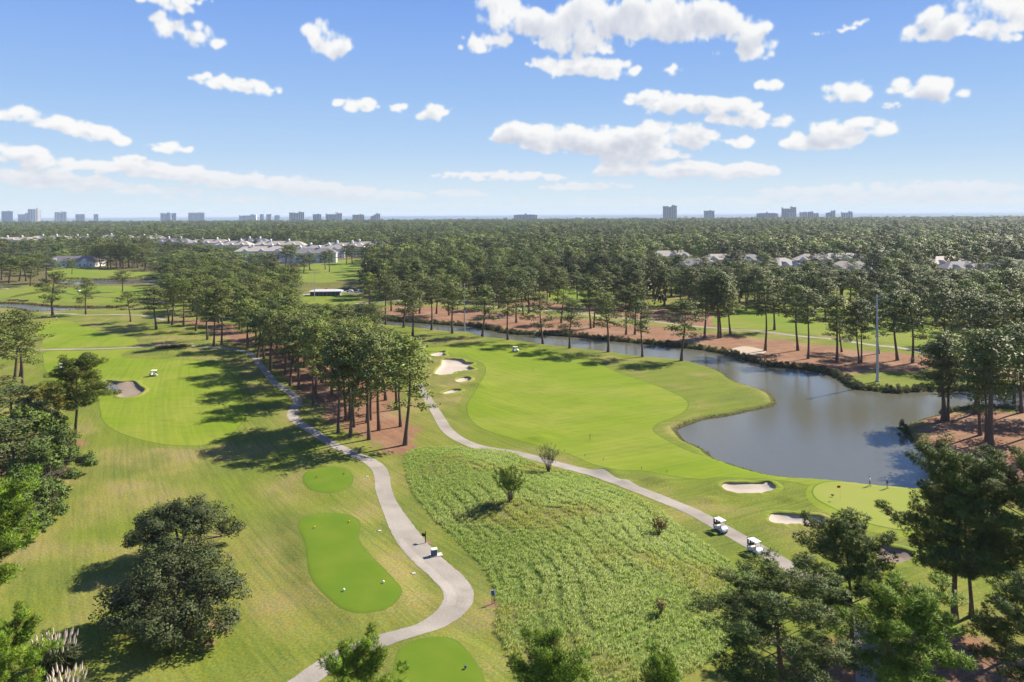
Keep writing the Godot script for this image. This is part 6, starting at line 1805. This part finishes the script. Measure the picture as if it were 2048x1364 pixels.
# ---------- poles and wires ----------
func make_poles() -> void:
	var steel := mat("galvanised", lin(0.42, 0.44, 0.47), 0.5)
	steel.metallic = 0.3
	var wood := mat("pole_wood", lin(0.30, 0.22, 0.16), 0.9)
	var list := [[111.48, -229.35, 26.45, 0, 0.42], [-21.54, -335.54, 22.15, 0, 0.34], [-119.86, -454.06, 18.46, 0, 0.24], [-138.73, -608.95, 15.43, 0, 0.18], [-230.22, -740.12, 12.83, 0, 0.16], [-215.58, -613.92, 12.28, 0, 0.18], [-274.16, -663.65, 14.6, 0, 0.22]]
	var label := ["tall tapered steel pole on the pond bank, with short insulator arms", "pale concrete pole on the canal bank between the pines", "grey pole in front of the cart shelter", "thin dark pole on the distant fairway", "small grey pole left of the distant fairway", "thin pale pole in the wood behind the grove", "brown wooden pole with wires at the end of the left row"]
	var tops := []
	for k in list.size():
		var r: Array = list[k]
		var t := thing("utility_pole", label[k], "pole", on_ground(r[0], r[1], -0.02), 0.0, "utility poles")
		var m := MB.new()
		var rad: float = r[4]
		m.tube(PackedVector3Array([Vector3.ZERO, Vector3(0, r[2], 0)]), PackedFloat32Array([rad, rad * 0.5]), 12, Color.WHITE, true)
		obj("shaft", m.mesh(wood if k == 6 else steel), t)
		if k == 0:
			var base := MB.new()
			base.lathe(Vector3.ZERO, PackedVector2Array([Vector2(0.62, 0), Vector2(0.62, 0.4), Vector2(0.46, 0.7)]), 12, Color.WHITE)
			obj("base", base.mesh(steel), t)
		for a in 4 if k == 0 else 2:
			var arm := MB.new()
			var y: float = r[2] - 0.6 - a * (3.2 if k == 0 else 1.4)
			var s := 1.0 if a % 2 == 0 else -1.0
			arm.tube(PackedVector3Array([Vector3(s * rad * 0.4, y, 0), Vector3(s * 1.3, y + 0.35, 0)]), PackedFloat32Array([0.07, 0.05]), 6, Color.WHITE, true)
			var am := obj("arm", arm.mesh(steel), t)
			var ins := MB.new()
			ins.lathe(Vector3(s * 1.3, y + 0.3, 0), PackedVector2Array([Vector2(0.10, 0), Vector2(0.14, 0.12), Vector2(0.07, 0.2), Vector2(0.13, 0.3), Vector2(0.01, 0.42)]), 8, Color(0.55, 0.57, 0.6))
			obj("insulator", ins.mesh(mats.plain), am)
		tops.push_back(Vector3(r[0], r[2], r[1]))
	# wires hang between neighbours
	var wire := mat("wire", lin(0.08, 0.08, 0.085), 0.5)
	for span in [[0, 1, "canal"], [1, 2, "lawn"], [6, 5, "left row"]]:
		for a in 2:
			var s := 1.0 if a == 0 else -1.0
			var p: Vector3 = tops[span[0]] + Vector3(s * 1.3, -0.25 - a * 1.8, 0)
			var q: Vector3 = tops[span[1]] + Vector3(s * 1.3, -0.25 - a * 1.4, 0)
			var pts := PackedVector3Array()
			var rad := PackedFloat32Array()
			for k in 25:
				var f := k / 24.0
				pts.push_back(p.lerp(q, f) - Vector3(0, 4.0 * f * (1.0 - f) * 2.4, 0))
				rad.push_back(0.022)
			var m := MB.new()
			m.tube(pts, rad, 4, Color.WHITE)
			tag(obj("power_wire", m.mesh(wire)), "%s sagging wire along the %s between two poles" % ["upper" if a == 0 else "lower", span[2]], "wire", "wires between the poles")


# ---------- golf carts ----------
func make_cart() -> Node3D:
	var t := Node3D.new()
	var body_m := mat("cart_body", lin(0.62, 0.64, 0.68), 0.3)
	var dark := mat("cart_dark", lin(0.035, 0.038, 0.045), 0.6)
	var white := mat("cart_white", lin(0.78, 0.78, 0.77), 0.4)
	var cream := mat("cart_seat", lin(0.60, 0.55, 0.47), 0.6)
	# front is -z
	var hood := MB.new()
	var prof := [Vector2(-1.22, 0.32), Vector2(-1.25, 0.55), Vector2(-1.12, 0.78), Vector2(-0.72, 1.0), Vector2(-0.58, 1.02), Vector2(-0.55, 0.32)]
	for k in prof.size():
		var p: Vector2 = prof[k]
		var q: Vector2 = prof[(k + 1) % prof.size()]
		hood.quad(Vector3(0.56, p.y, p.x), Vector3(0.56, q.y, q.x), Vector3(-0.56, q.y, q.x), Vector3(-0.56, p.y, p.x), Color.WHITE)
	for s in [-1, 1]:
		for k in range(1, prof.size() - 1):
			hood.tri(Vector3(s * 0.56, prof[0].y, prof[0].x), Vector3(s * 0.56, prof[k].y, prof[k].x), Vector3(s * 0.56, prof[k + 1].y, prof[k + 1].x), Color.WHITE)
	obj("hood", hood.mesh(body_m), t)
	var fl := MB.new()
	fl.box(Vector3(0, 0.30, -0.15), Vector3(1.12, 0.10, 0.95), Color.WHITE)
	obj("floor_pan", fl.mesh(dark), t)
	var tail := MB.new()
	tail.box(Vector3(0, 0.50, 0.72), Vector3(1.16, 0.44, 1.0), Color.WHITE, 0.09)
	obj("rear_body", tail.mesh(body_m), t)
	var seat := MB.new()
	seat.box(Vector3(0, 0.78, 0.42), Vector3(1.08, 0.14, 0.5), Color.WHITE, 0.05)
	obj("seat", seat.mesh(cream), t)
	var back := MB.new()
	back.box(Vector3(0, 1.08, 0.68), Vector3(1.06, 0.44, 0.12), Color.WHITE, 0.05, Basis(Vector3.RIGHT, 0.12))
	obj("backrest", back.mesh(dark), t)
	var bag := MB.new()
	bag.box(Vector3(0, 0.66, 1.12), Vector3(1.0, 0.18, 0.3), Color.WHITE, 0.04)
	obj("bag_well", bag.mesh(dark), t)
	var roof := MB.new()
	roof.box(Vector3(0, 1.86, 0.12), Vector3(1.18, 0.09, 1.75), Color.WHITE, 0.04)
	obj("roof", roof.mesh(white), t)
	for s in [-1, 1]:
		for z in [[-0.72, -0.66, 1.0], [0.86, 0.80, 0.72]]:
			var p := MB.new()
			p.tube(PackedVector3Array([Vector3(s * 0.50, z[2], z[0]), Vector3(s * 0.52, 1.84, z[1])]), PackedFloat32Array([0.025, 0.025]), 6, Color.WHITE)
			obj("roof_post", p.mesh(dark), t)
		for z in [-0.85, 0.78]:
			var w := MB.new()
			w.tube(PackedVector3Array([Vector3(-0.10, 0, 0), Vector3(-0.07, 0, 0), Vector3(0.07, 0, 0), Vector3(0.10, 0, 0)]), PackedFloat32Array([0.17, 0.225, 0.225, 0.17]), 16, Color.WHITE, true)
			var wh := obj("wheel", w.mesh(dark), t, Vector3(s * 0.50, 0.225, z))
			var rim := MB.new()
			rim.tube(PackedVector3Array([Vector3(-0.104, 0, 0), Vector3(0.104, 0, 0)]), PackedFloat32Array([0.11, 0.11]), 12, Color.WHITE, true)
			obj("rim", rim.mesh(white), wh)
		var hl := MB.new()
		hl.box(Vector3(s * 0.4, 0.66, -1.225), Vector3(0.18, 0.10, 0.03), Color.WHITE)
		obj("headlight", hl.mesh(white), t)
		var arm := MB.new()
		arm.tube(PackedVector3Array([Vector3(s * 0.55, 0.86, 0.62), Vector3(s * 0.56, 1.0, 0.45), Vector3(s * 0.55, 0.95, 0.25)]), PackedFloat32Array([0.025, 0.03, 0.025]), 6, Color.WHITE)
		obj("armrest", arm.mesh(dark), t)
	var ws := MB.new()
	ws.quad(Vector3(-0.50, 1.0, -0.70), Vector3(0.50, 1.0, -0.70), Vector3(0.51, 1.80, -0.655), Vector3(-0.51, 1.80, -0.655), Color.WHITE)
	var glass := mat("windscreen", Color(0.9, 0.95, 1.0, 0.12), 0.05)
	glass.transparency = BaseMaterial3D.TRANSPARENCY_ALPHA
	obj("windscreen", ws.mesh(glass), t)
	var sw := MB.new()
	var ring := PackedVector3Array()
	var rr := PackedFloat32Array()
	for k in 13:
		ring.push_back(Vector3(-0.27 + 0.17 * cos(TAU * k / 12), 1.0 + 0.14 * sin(TAU * k / 12), -0.42 + 0.10 * sin(TAU * k / 12)))
		rr.push_back(0.016)
	sw.tube(ring, rr, 5, Color.WHITE)
	sw.tube(PackedVector3Array([Vector3(-0.27, 1.0, -0.42), Vector3(-0.27, 0.72, -0.62)]), PackedFloat32Array([0.02, 0.02]), 5, Color.WHITE)
	obj("steering_wheel", sw.mesh(dark), t)
	return t


func golf_bag(at: Transform3D, col: Color, label: String) -> void:
	var t := thing("golf_bag", label, "golf bag", at.origin, 0.0, "golf bags on the carts")
	t.transform = at
	var b := MB.new()
	b.lathe(Vector3.ZERO, PackedVector2Array([Vector2(0.01, 0), Vector2(0.13, 0.0), Vector2(0.12, 0.4), Vector2(0.14, 0.82), Vector2(0.10, 0.82)]), 10, col)
	b.box(Vector3(0, 0.3, 0.13), Vector3(0.18, 0.36, 0.08), col * 0.8, 0.02)
	obj("bag", b.mesh(mats.plain), t)
	for k in 6:
		var c := MB.new()
		var a := k * TAU / 6.0
		var p := Vector3(cos(a) * 0.07, 0.8, sin(a) * 0.07)
		c.tube(PackedVector3Array([p, p + Vector3(cos(a) * 0.05, 0.22 + 0.04 * (k % 3), sin(a) * 0.05)]), PackedFloat32Array([0.01, 0.01]), 4, Color(0.5, 0.5, 0.52))
		c.box(p + Vector3(cos(a) * 0.07, 0.25 + 0.04 * (k % 3), sin(a) * 0.05), Vector3(0.09, 0.05, 0.04), Color(0.12, 0.12, 0.13))
		obj("club", c.mesh(mats.plain), t)


func make_carts() -> void:
	var proto := make_cart()
	var p := [[33.68, -122.19, 86.6, 0], [36.78, -114.42, 84.36, 0], [1.02, -281.55, 132.14, 0], [-116.45, -243.01, 121.83, 0], [-153.6, -254.95, 125.43, 0], [-298.23, -516.05, 200.57, 0]]
	var turn := [-2.697, -2.697, -1.918, 1.545, -3.058, -2.100]
	var label := ["white roofed golf cart on the path, the one further up", "white roofed golf cart on the path, the one nearer the pines", "golf cart alone on the large fairway below the canal bank pines", "golf cart on the left fairway above the grey bunker", "golf cart at the left rough behind the lone pine's top", "tiny golf cart on the fairway between the small ponds"]
	for k in p.size():
		var c: Node3D = proto.duplicate()
		c.name = numbered("golf_cart")
		add_child(c)
		tag(c, label[k], "golf cart", "golf carts")
		c.position = on_ground(p[k][0], p[k][1], 0.035)
		c.rotation.y = turn[k]
		if k < 2:
			for s in [-1, 1]:
				golf_bag(c.transform * Transform3D(Basis(Vector3.RIGHT, 0.15), Vector3(s * 0.27, 0.76, 1.12)), [Color(0.05, 0.06, 0.09), Color(0.10, 0.10, 0.11), Color(0.06, 0.08, 0.12), Color(0.20, 0.20, 0.21)][k * 2 + (1 if s > 0 else 0)], "dark golf bag on the %s of the cart %s" % ["driver's side" if s < 0 else "passenger's side", ["further up the path", "nearer the pines"][k]])
	proto.free()


# ---------- people ----------
# limbs: from, to, radius at both ends, joined smoothly, meshed as surface nets
func body_mesh(bones: Array, cell: float, tint: Callable, mb: MB) -> void:
	var lo := Vector3(1e9, 1e9, 1e9)
	var hi := -lo
	for b in bones:
		var r := Vector3.ONE * (maxf(b[2], b[3]) + cell * 2)
		lo = lo.min((b[0] as Vector3) - r).min((b[1] as Vector3) - r)
		hi = hi.max((b[0] as Vector3) + r).max((b[1] as Vector3) + r)
	var n := Vector3i((hi - lo) / cell) + Vector3i.ONE * 2
	var f := PackedFloat32Array()
	f.resize(n.x * n.y * n.z)
	f.fill(1.0)
	for b in bones:
		var a: Vector3 = b[0]
		var e: Vector3 = (b[1] as Vector3) - a
		var l := maxf(e.length_squared(), 1e-9)
		var r := Vector3.ONE * (maxf(b[2], b[3]) + cell * 3)
		var i0 := Vector3i(((a.min(b[1]) - r - lo) / cell).max(Vector3.ZERO))
		var i1 := Vector3i((a.max(b[1]) + r - lo) / cell).clamp(Vector3i.ZERO, n - Vector3i.ONE)
		for z in range(i0.z, i1.z + 1):
			for y in range(i0.y, i1.y + 1):
				for x in range(i0.x, i1.x + 1):
					var p := lo + Vector3(x, y, z) * cell
					var t := clampf((p - a).dot(e) / l, 0, 1)
					var d := p.distance_to(a + e * t) - lerpf(b[2], b[3], t)
					var k := (z * n.y + y) * n.x + x
					var h := clampf(0.5 + 0.5 * (f[k] - d) / 0.03, 0, 1)
					f[k] = lerpf(f[k], d, h) - 0.03 * h * (1.0 - h)
	var at := {}
	for z in n.z - 1:
		for y in n.y - 1:
			for x in n.x - 1:
				var sum := Vector3.ZERO
				var cnt := 0
				var k := (z * n.y + y) * n.x + x
				var c := [f[k], f[k + 1], f[k + n.x], f[k + n.x + 1], f[k + n.x * n.y], f[k + n.x * n.y + 1], f[k + n.x * n.y + n.x], f[k + n.x * n.y + n.x + 1]]
				for q in [[0, 1], [2, 3], [4, 5], [6, 7], [0, 2], [1, 3], [4, 6], [5, 7], [0, 4], [1, 5], [2, 6], [3, 7]]:
					if (c[q[0]] < 0.0) != (c[q[1]] < 0.0):
						var t: float = c[q[0]] / (c[q[0]] - c[q[1]])
						var p0 := Vector3(q[0] & 1, (q[0] >> 1) & 1, q[0] >> 2)
						var p1 := Vector3(q[1] & 1, (q[1] >> 1) & 1, q[1] >> 2)
						sum += p0.lerp(p1, t)
						cnt += 1
				if cnt:
					at[k] = lo + (Vector3(x, y, z) + sum / cnt) * cell
	for k in at:
		for ax in 3:
			var step: int = [1, n.x, n.x * n.y][ax]
			var u: int = [n.x, n.x * n.y, 1][ax]
			var v: int = [n.x * n.y, 1, n.x][ax]
			if (f[k] < 0.0) == (f[k + step] < 0.0) or not (at.has(k - u) and at.has(k - v) and at.has(k - u - v)):
				continue
			var q := [at[k], at[k - u], at[k - u - v], at[k - v]]
			if f[k] < 0.0:
				q.reverse()
			var col: Color = tint.call((q[0] + q[2]) * 0.5)
			mb.quad(q[0], q[1], q[2], q[3], col)


func person(label: String, at: Vector3, turn: float, shirt: Color, legs: Color, cap: Color, stride: float, long_ := false) -> void:
	var t := thing("person", label, "person", at, turn, "golfers")
	var skin := Color(0.42, 0.26, 0.19)
	var bones := []
	var hip := Vector3(0, 0.92, 0)
	var chest := Vector3(0, 1.30, -0.04)
	var neck := Vector3(0, 1.48, -0.06)
	bones.push_back([hip, chest, 0.145, 0.16])
	bones.push_back([chest + Vector3(-0.12, 0.08, 0), chest + Vector3(0.12, 0.08, 0), 0.10, 0.10])
	bones.push_back([chest, neck, 0.12, 0.062])
	bones.push_back([neck, Vector3(0, 1.60, -0.07), 0.062, 0.07])
	bones.push_back([Vector3(0, 1.62, -0.075), Vector3(0, 1.70, -0.07), 0.085, 0.092])
	bones.push_back([Vector3(0, 1.63, -0.16), Vector3(0, 1.62, -0.175), 0.018, 0.016])
	for s in [-1, 1]:
		bones.push_back([Vector3(s * 0.092, 1.66, -0.065), Vector3(s * 0.096, 1.64, -0.06), 0.022, 0.018])
		var hipj := Vector3(s * 0.09, 0.90, 0)
		var knee := Vector3(s * 0.10, 0.49, -0.05 - s * stride * 0.5)
		var ank := Vector3(s * 0.10, 0.08, 0.02 - s * stride)
		bones.push_back([hipj, knee, 0.095, 0.06])
		bones.push_back([knee, ank, 0.058, 0.038])
		bones.push_back([ank + Vector3(0, -0.035, 0.03), ank + Vector3(0, -0.04, -0.16), 0.042, 0.034])
		var sh := Vector3(s * 0.19, 1.40, -0.04)
		var el := Vector3(s * 0.25, 1.12, 0.02 + s * stride * 0.3)
		var wr := Vector3(s * 0.24, 0.88, -0.10 + s * stride * 0.4)
		bones.push_back([sh, el, 0.055, 0.042])
		bones.push_back([el, wr, 0.042, 0.028])
		bones.push_back([wr, wr + Vector3(0, -0.09, -0.02), 0.030, 0.034])
	var mb := MB.new()
	body_mesh(bones, 0.022, func(p: Vector3) -> Color:
		if p.y < 0.07:
			return Color(0.55, 0.55, 0.55)
		if p.y > 1.49:
			return skin
		if absf(p.x) > 0.17 and p.y < 1.15:
			return skin
		if p.y > 0.96:
			return shirt
		return legs if p.y > (0.08 if long_ else 0.50) else skin, mb)
	for s in [-1, 1]:
		var palm := Vector3(s * 0.24, 0.80, -0.12 + s * stride * 0.4)
		for k in 5:
			var o := palm + (Vector3(-s * 0.012, 0, -0.030 + 0.02 * k) if k < 4 else Vector3(-s * 0.02, 0.05, -0.035))
			var dirs := Vector3(-s * 0.012, -0.045 + 0.006 * absf(k - 1.5), 0.0) if k < 4 else Vector3(-s * 0.01, -0.03, -0.025)
			mb.tube(PackedVector3Array([o, o + dirs, o + dirs * 1.6 + Vector3(-s * 0.018, 0, 0)]), PackedFloat32Array([0.0095, 0.0085, 0.006]), 5, skin, true)
	for p in mb.n.size():
		pass
	obj("body", mb.mesh(mats.plain), t)
	var hat := MB.new()
	hat.lathe(Vector3(0, 1.69, -0.07), PackedVector2Array([Vector2(0.103, 0), Vector2(0.098, 0.06), Vector2(0.06, 0.105), Vector2(0.005, 0.115)]), 14, cap)
	hat.box(Vector3(0, 1.695, -0.20), Vector3(0.15, 0.012, 0.13), cap)
	obj("cap", hat.mesh(mats.plain), t)
	for s in [-1, 1]:
		var eye := MB.new()
		eye.box(Vector3(s * 0.032, 1.665, -0.155), Vector3(0.022, 0.012, 0.014), Color(0.03, 0.03, 0.03))
		obj("eye", eye.mesh(mats.plain), t)


func make_people() -> void:
	var p := [[66.92, -140.79, 91.7, 0], [69.55, -139.49, 91.32, 0], [-227.07, -373.39, 159.56, 0], [-235.66, -380.85, 161.73, 0]]
	person("golfer in white shirt and grey trousers walking on the putting green, left of two", on_ground(p[0][0], p[0][1], 0.04), 1.0, Color(0.70, 0.70, 0.70), Color(0.20, 0.20, 0.22), Color(0.10, 0.10, 0.11), 0.16, true)
	person("golfer in dark shirt, pale shorts and white cap on the putting green, right of two", on_ground(p[1][0], p[1][1], 0.04), 0.9, Color(0.035, 0.04, 0.06), Color(0.45, 0.43, 0.40), Color(0.75, 0.75, 0.75), 0.12)
	person("golfer in dark trousers standing alone on the far left green", on_ground(p[2][0], p[2][1], 0.03), 2.0, Color(0.62, 0.62, 0.62), Color(0.05, 0.05, 0.06), Color(0.65, 0.65, 0.65), 0.05, true)
	person("golfer in a yellow shirt at the tree behind the far left green", on_ground(p[3][0], p[3][1], 0.03), 4.0, Color(0.55, 0.42, 0.05), Color(0.08, 0.07, 0.06), Color(0.4, 0.35, 0.1), 0.05, true)


# ---------- small things ----------
func make_small_things() -> void:
	var black := mat("sign_black", lin(0.02, 0.022, 0.022), 0.5)
	var p: Vector2 = Vector2(58.65, -134.56)
	var f := thing("flagstick", "flagstick with a small red flag on the putting green", "flag", on_ground(p.x, p.y, 0.03))
	var m := MB.new()
	m.tube(PackedVector3Array([Vector3(0, 0, 0), Vector3(0, 2.4, 0)]), PackedFloat32Array([0.016, 0.012]), 6, Color(0.75, 0.75, 0.7), true)
	obj("stick", m.mesh(mats.plain), f)
	var fl := MB.new()
	for k in 5:
		var a := Vector3(-0.12 * k, 0, 0.05 * sin(k * 1.2))
		var b := Vector3(-0.12 * (k + 1), 0, 0.05 * sin((k + 1) * 1.2))
		for off in [0.0, 0.006]:
			var o := Vector3(0, 2.0 - 0.015 * k, off)
			fl.quad(a + o, b + o, b + o + Vector3(0, 0.40, 0), a + o + Vector3(0, 0.40, 0), Color(0.62, 0.02, 0.01))
	obj("flag", fl.mesh(mats.plain), f)
	# a bird on the green
	p = Vector2(57.62, -135.52)
	var bird := MB.new()
	bird.lathe(Vector3(0, 0.2, 0), PackedVector2Array([Vector2(0.01, -0.02), Vector2(0.12, 0.04), Vector2(0.15, 0.14), Vector2(0.09, 0.24), Vector2(0.01, 0.27)]), 10, Color(0.03, 0.028, 0.025), Vector2(1.7, 1.0))
	bird.tube(PackedVector3Array([Vector3(-0.2, 0.36, 0), Vector3(-0.26, 0.5, 0), Vector3(-0.36, 0.5, 0)]), PackedFloat32Array([0.05, 0.055, 0.015]), 7, Color(0.03, 0.028, 0.025), true)
	bird.tube(PackedVector3Array([Vector3(0.2, 0.34, 0), Vector3(0.42, 0.3, 0)]), PackedFloat32Array([0.06, 0.03]), 6, Color(0.03, 0.028, 0.025), true)
	for s in [-0.05, 0.05]:
		bird.tube(PackedVector3Array([Vector3(0, 0, s), Vector3(0, 0.24, s)]), PackedFloat32Array([0.012, 0.012]), 4, Color(0.05, 0.04, 0.03), true)
	tag(obj("bird", bird.mesh(mats.plain), null, on_ground(p.x, p.y, 0.035)), "small dark bird standing on the putting green", "bird")
	# tee markers
	var marks := [[Vector2(-32.65, -122.88), Color(0.62, 0.45, 0.01), "yellow tee marker on the long tee, the left one"], [Vector2(-27.45, -124.97), Color(0.62, 0.30, 0.01), "orange yellow tee marker on the long tee, the right one"], [Vector2(-23.22, -102.35), Color(0.78, 0.78, 0.78), "white tee marker on the long tee, the left one"], [Vector2(-18.19, -104.48), Color(0.78, 0.78, 0.78), "white tee marker on the long tee, the right one"], [Vector2(-5.56, -84.92), Color(0.03, 0.05, 0.22), "blue tee marker on the tee at the lower edge"], [Vector2(-38.52, -146.67), Color(0.30, 0.10, 0.04), "rusty tee marker on the small round tee, the left one"], [Vector2(-33.56, -148.54), Color(0.28, 0.10, 0.04), "rusty tee marker on the small round tee, the right one"]]
	for k in marks:
		var b := MB.new()
		b.lathe(Vector3.ZERO, PackedVector2Array([Vector2(0.03, 0), Vector2(0.03, 0.08), Vector2(0.13, 0.13), Vector2(0.16, 0.22), Vector2(0.12, 0.32), Vector2(0.005, 0.36)]), 10, k[1])
		tag(obj("tee_marker", b.mesh(mats.plain), null, on_ground(k[0].x, k[0].y, 0.02)), k[2], "tee marker", "tee markers")
	# flat white plates by the path
	for k in [[Vector2(-21.94, -122.54), "white yardage plate in the turf beside the wide part of the path"], [Vector2(-14.5, -108.2), "white yardage plate in the turf inside the path's bend"], [Vector2(-28.89, -147.9), "pale plate in the turf right of the small round tee"]]:
		var b := MB.new()
		b.box(Vector3(0, 0.07, 0), Vector3(0.55, 0.14, 0.32), Color(0.62, 0.60, 0.57), 0.03)
		b.box(Vector3(0, 0.145, -0.2), Vector3(0.7, 0.03, 0.12), Color(0.14, 0.13, 0.12))
		tag(obj("yardage_plate", b.mesh(mats.plain), null, on_ground(k[0].x, k[0].y, 0.0), 0.3), k[1], "marker", "yardage plates")
	# hole signs on mulch beds
	for k in [[Vector2(-13.94, -118.36), 0, "dark sign on a post in a straw bed at the edge of the cart path"], [Vector2(-2.82, -99.9), 1, "white framed sign on two posts in a straw bed beside the tall grass"]]:
		var at := on_ground(k[0].x, k[0].y, 0.0)
		var t := thing("hole_sign", k[2], "sign", at, -0.5 if k[1] == 0 else 0.35)
		var bed := PackedVector2Array()
		for q in 16:
			var r := 1.0 + 0.15 * sin(q * 2.1)
			bed.push_back(k[0] + Vector2(cos(TAU * q / 16) * r * (1.0 if k[1] == 0 else 1.1), sin(TAU * q / 16) * r * 0.75))
		structure(obj("mulch_bed", drape(bed, 0.02, mats.straw, func(_x, _z): return Color(0.34, 0.20, 0.13))), "small bed of pine straw round the " + ("dark sign by the path" if k[1] == 0 else "white framed sign"))
		if k[1] == 0:
			var post := MB.new()
			post.box(Vector3(0, 0.85, 0), Vector3(0.13, 1.7, 0.13), Color.WHITE, 0.02)
			obj("post", post.mesh(black), t)
			var board := MB.new()
			board.box(Vector3(-0.38, 1.22, 0.0), Vector3(0.62, 0.46, 0.08), Color.WHITE, 0.01)
			obj("board", board.mesh(black), t)
			var fin := MB.new()
			fin.lathe(Vector3(0, 1.7, 0), PackedVector2Array([Vector2(0.08, 0), Vector2(0.07, 0.08), Vector2(0.005, 0.16)]), 8, Color.WHITE)
			obj("finial", fin.mesh(black), t)
		else:
			for s in [-1, 1]:
				var post := MB.new()
				post.box(Vector3(s * 0.14, 0.65, 0), Vector3(0.08, 1.3, 0.08), Color.WHITE)
				obj("post", post.mesh(black), t)
			var tilt := Basis(Vector3.RIGHT, -0.35)
			var board := MB.new()
			board.box(Vector3(0, 1.45, 0), Vector3(0.62, 0.72, 0.05), Color(0.68, 0.70, 0.70), 0.01, tilt)
			obj("board", board.mesh(mats.plain), t)
			var panel := MB.new()
			panel.box(Vector3(0, 1.46, 0.035), Vector3(0.44, 0.62, 0.03), Color(0.05, 0.09, 0.12), 0.0, tilt)
			obj("panel", panel.mesh(mats.plain), t)
	# cooler box on a slab
	p = Vector2(-12.13, -113.85)
	var w := thing("water_cooler", "blue grey water cooler box with a white lid at the edge of the path", "cooler", on_ground(p.x, p.y, 0.02), 0.35)
	var sl := MB.new()
	sl.box(Vector3(0.35, 0.04, -0.1), Vector3(1.9, 0.1, 1.1), Color(0.52, 0.49, 0.45))
	obj("slab", sl.mesh(mats.plain), w)
	var cb := MB.new()
	cb.box(Vector3(0, 0.55, 0), Vector3(0.86, 0.92, 0.66), Color(0.09, 0.12, 0.16), 0.04)
	obj("box", cb.mesh(mats.plain), w)
	var ld := MB.new()
	ld.box(Vector3(0, 1.07, 0), Vector3(0.96, 0.12, 0.76), Color(0.76, 0.76, 0.75), 0.04)
	obj("lid", ld.mesh(mats.plain), w)
	# stakes on the fairway
	for k in [[Vector2(17.62, -172.24), 1.5, Color(0.05, 0.04, 0.035), "short dark stake on the large fairway"], [Vector2(6.59, -245.88), 1.6, Color(0.3, 0.3, 0.25), "thin yardage stake in the middle of the large fairway"], [Vector2(11.19, -164.01), 0.5, Color(0.1, 0.2, 0.03), "first low green stake along the fairway edge"], [Vector2(15.34, -160.56), 0.5, Color(0.1, 0.2, 0.03), "second low green stake along the fairway edge"], [Vector2(18.97, -157.89), 0.5, Color(0.1, 0.2, 0.03), "third low green stake along the fairway edge"], [Vector2(26.04, -152.51), 0.5, Color(0.1, 0.2, 0.03), "fourth low green stake along the fairway edge"], [Vector2(30.79, -150.37), 0.5, Color(0.1, 0.2, 0.03), "fifth low green stake along the fairway edge"]]:
		var b := MB.new()
		b.box(Vector3(0, k[1] * 0.5, 0), Vector3(0.09, k[1], 0.09), k[2], 0.02)
		tag(obj("stake", b.mesh(mats.plain), null, on_ground(k[0].x, k[0].y, 0.0)), k[3], "stake", "stakes on the fairway")
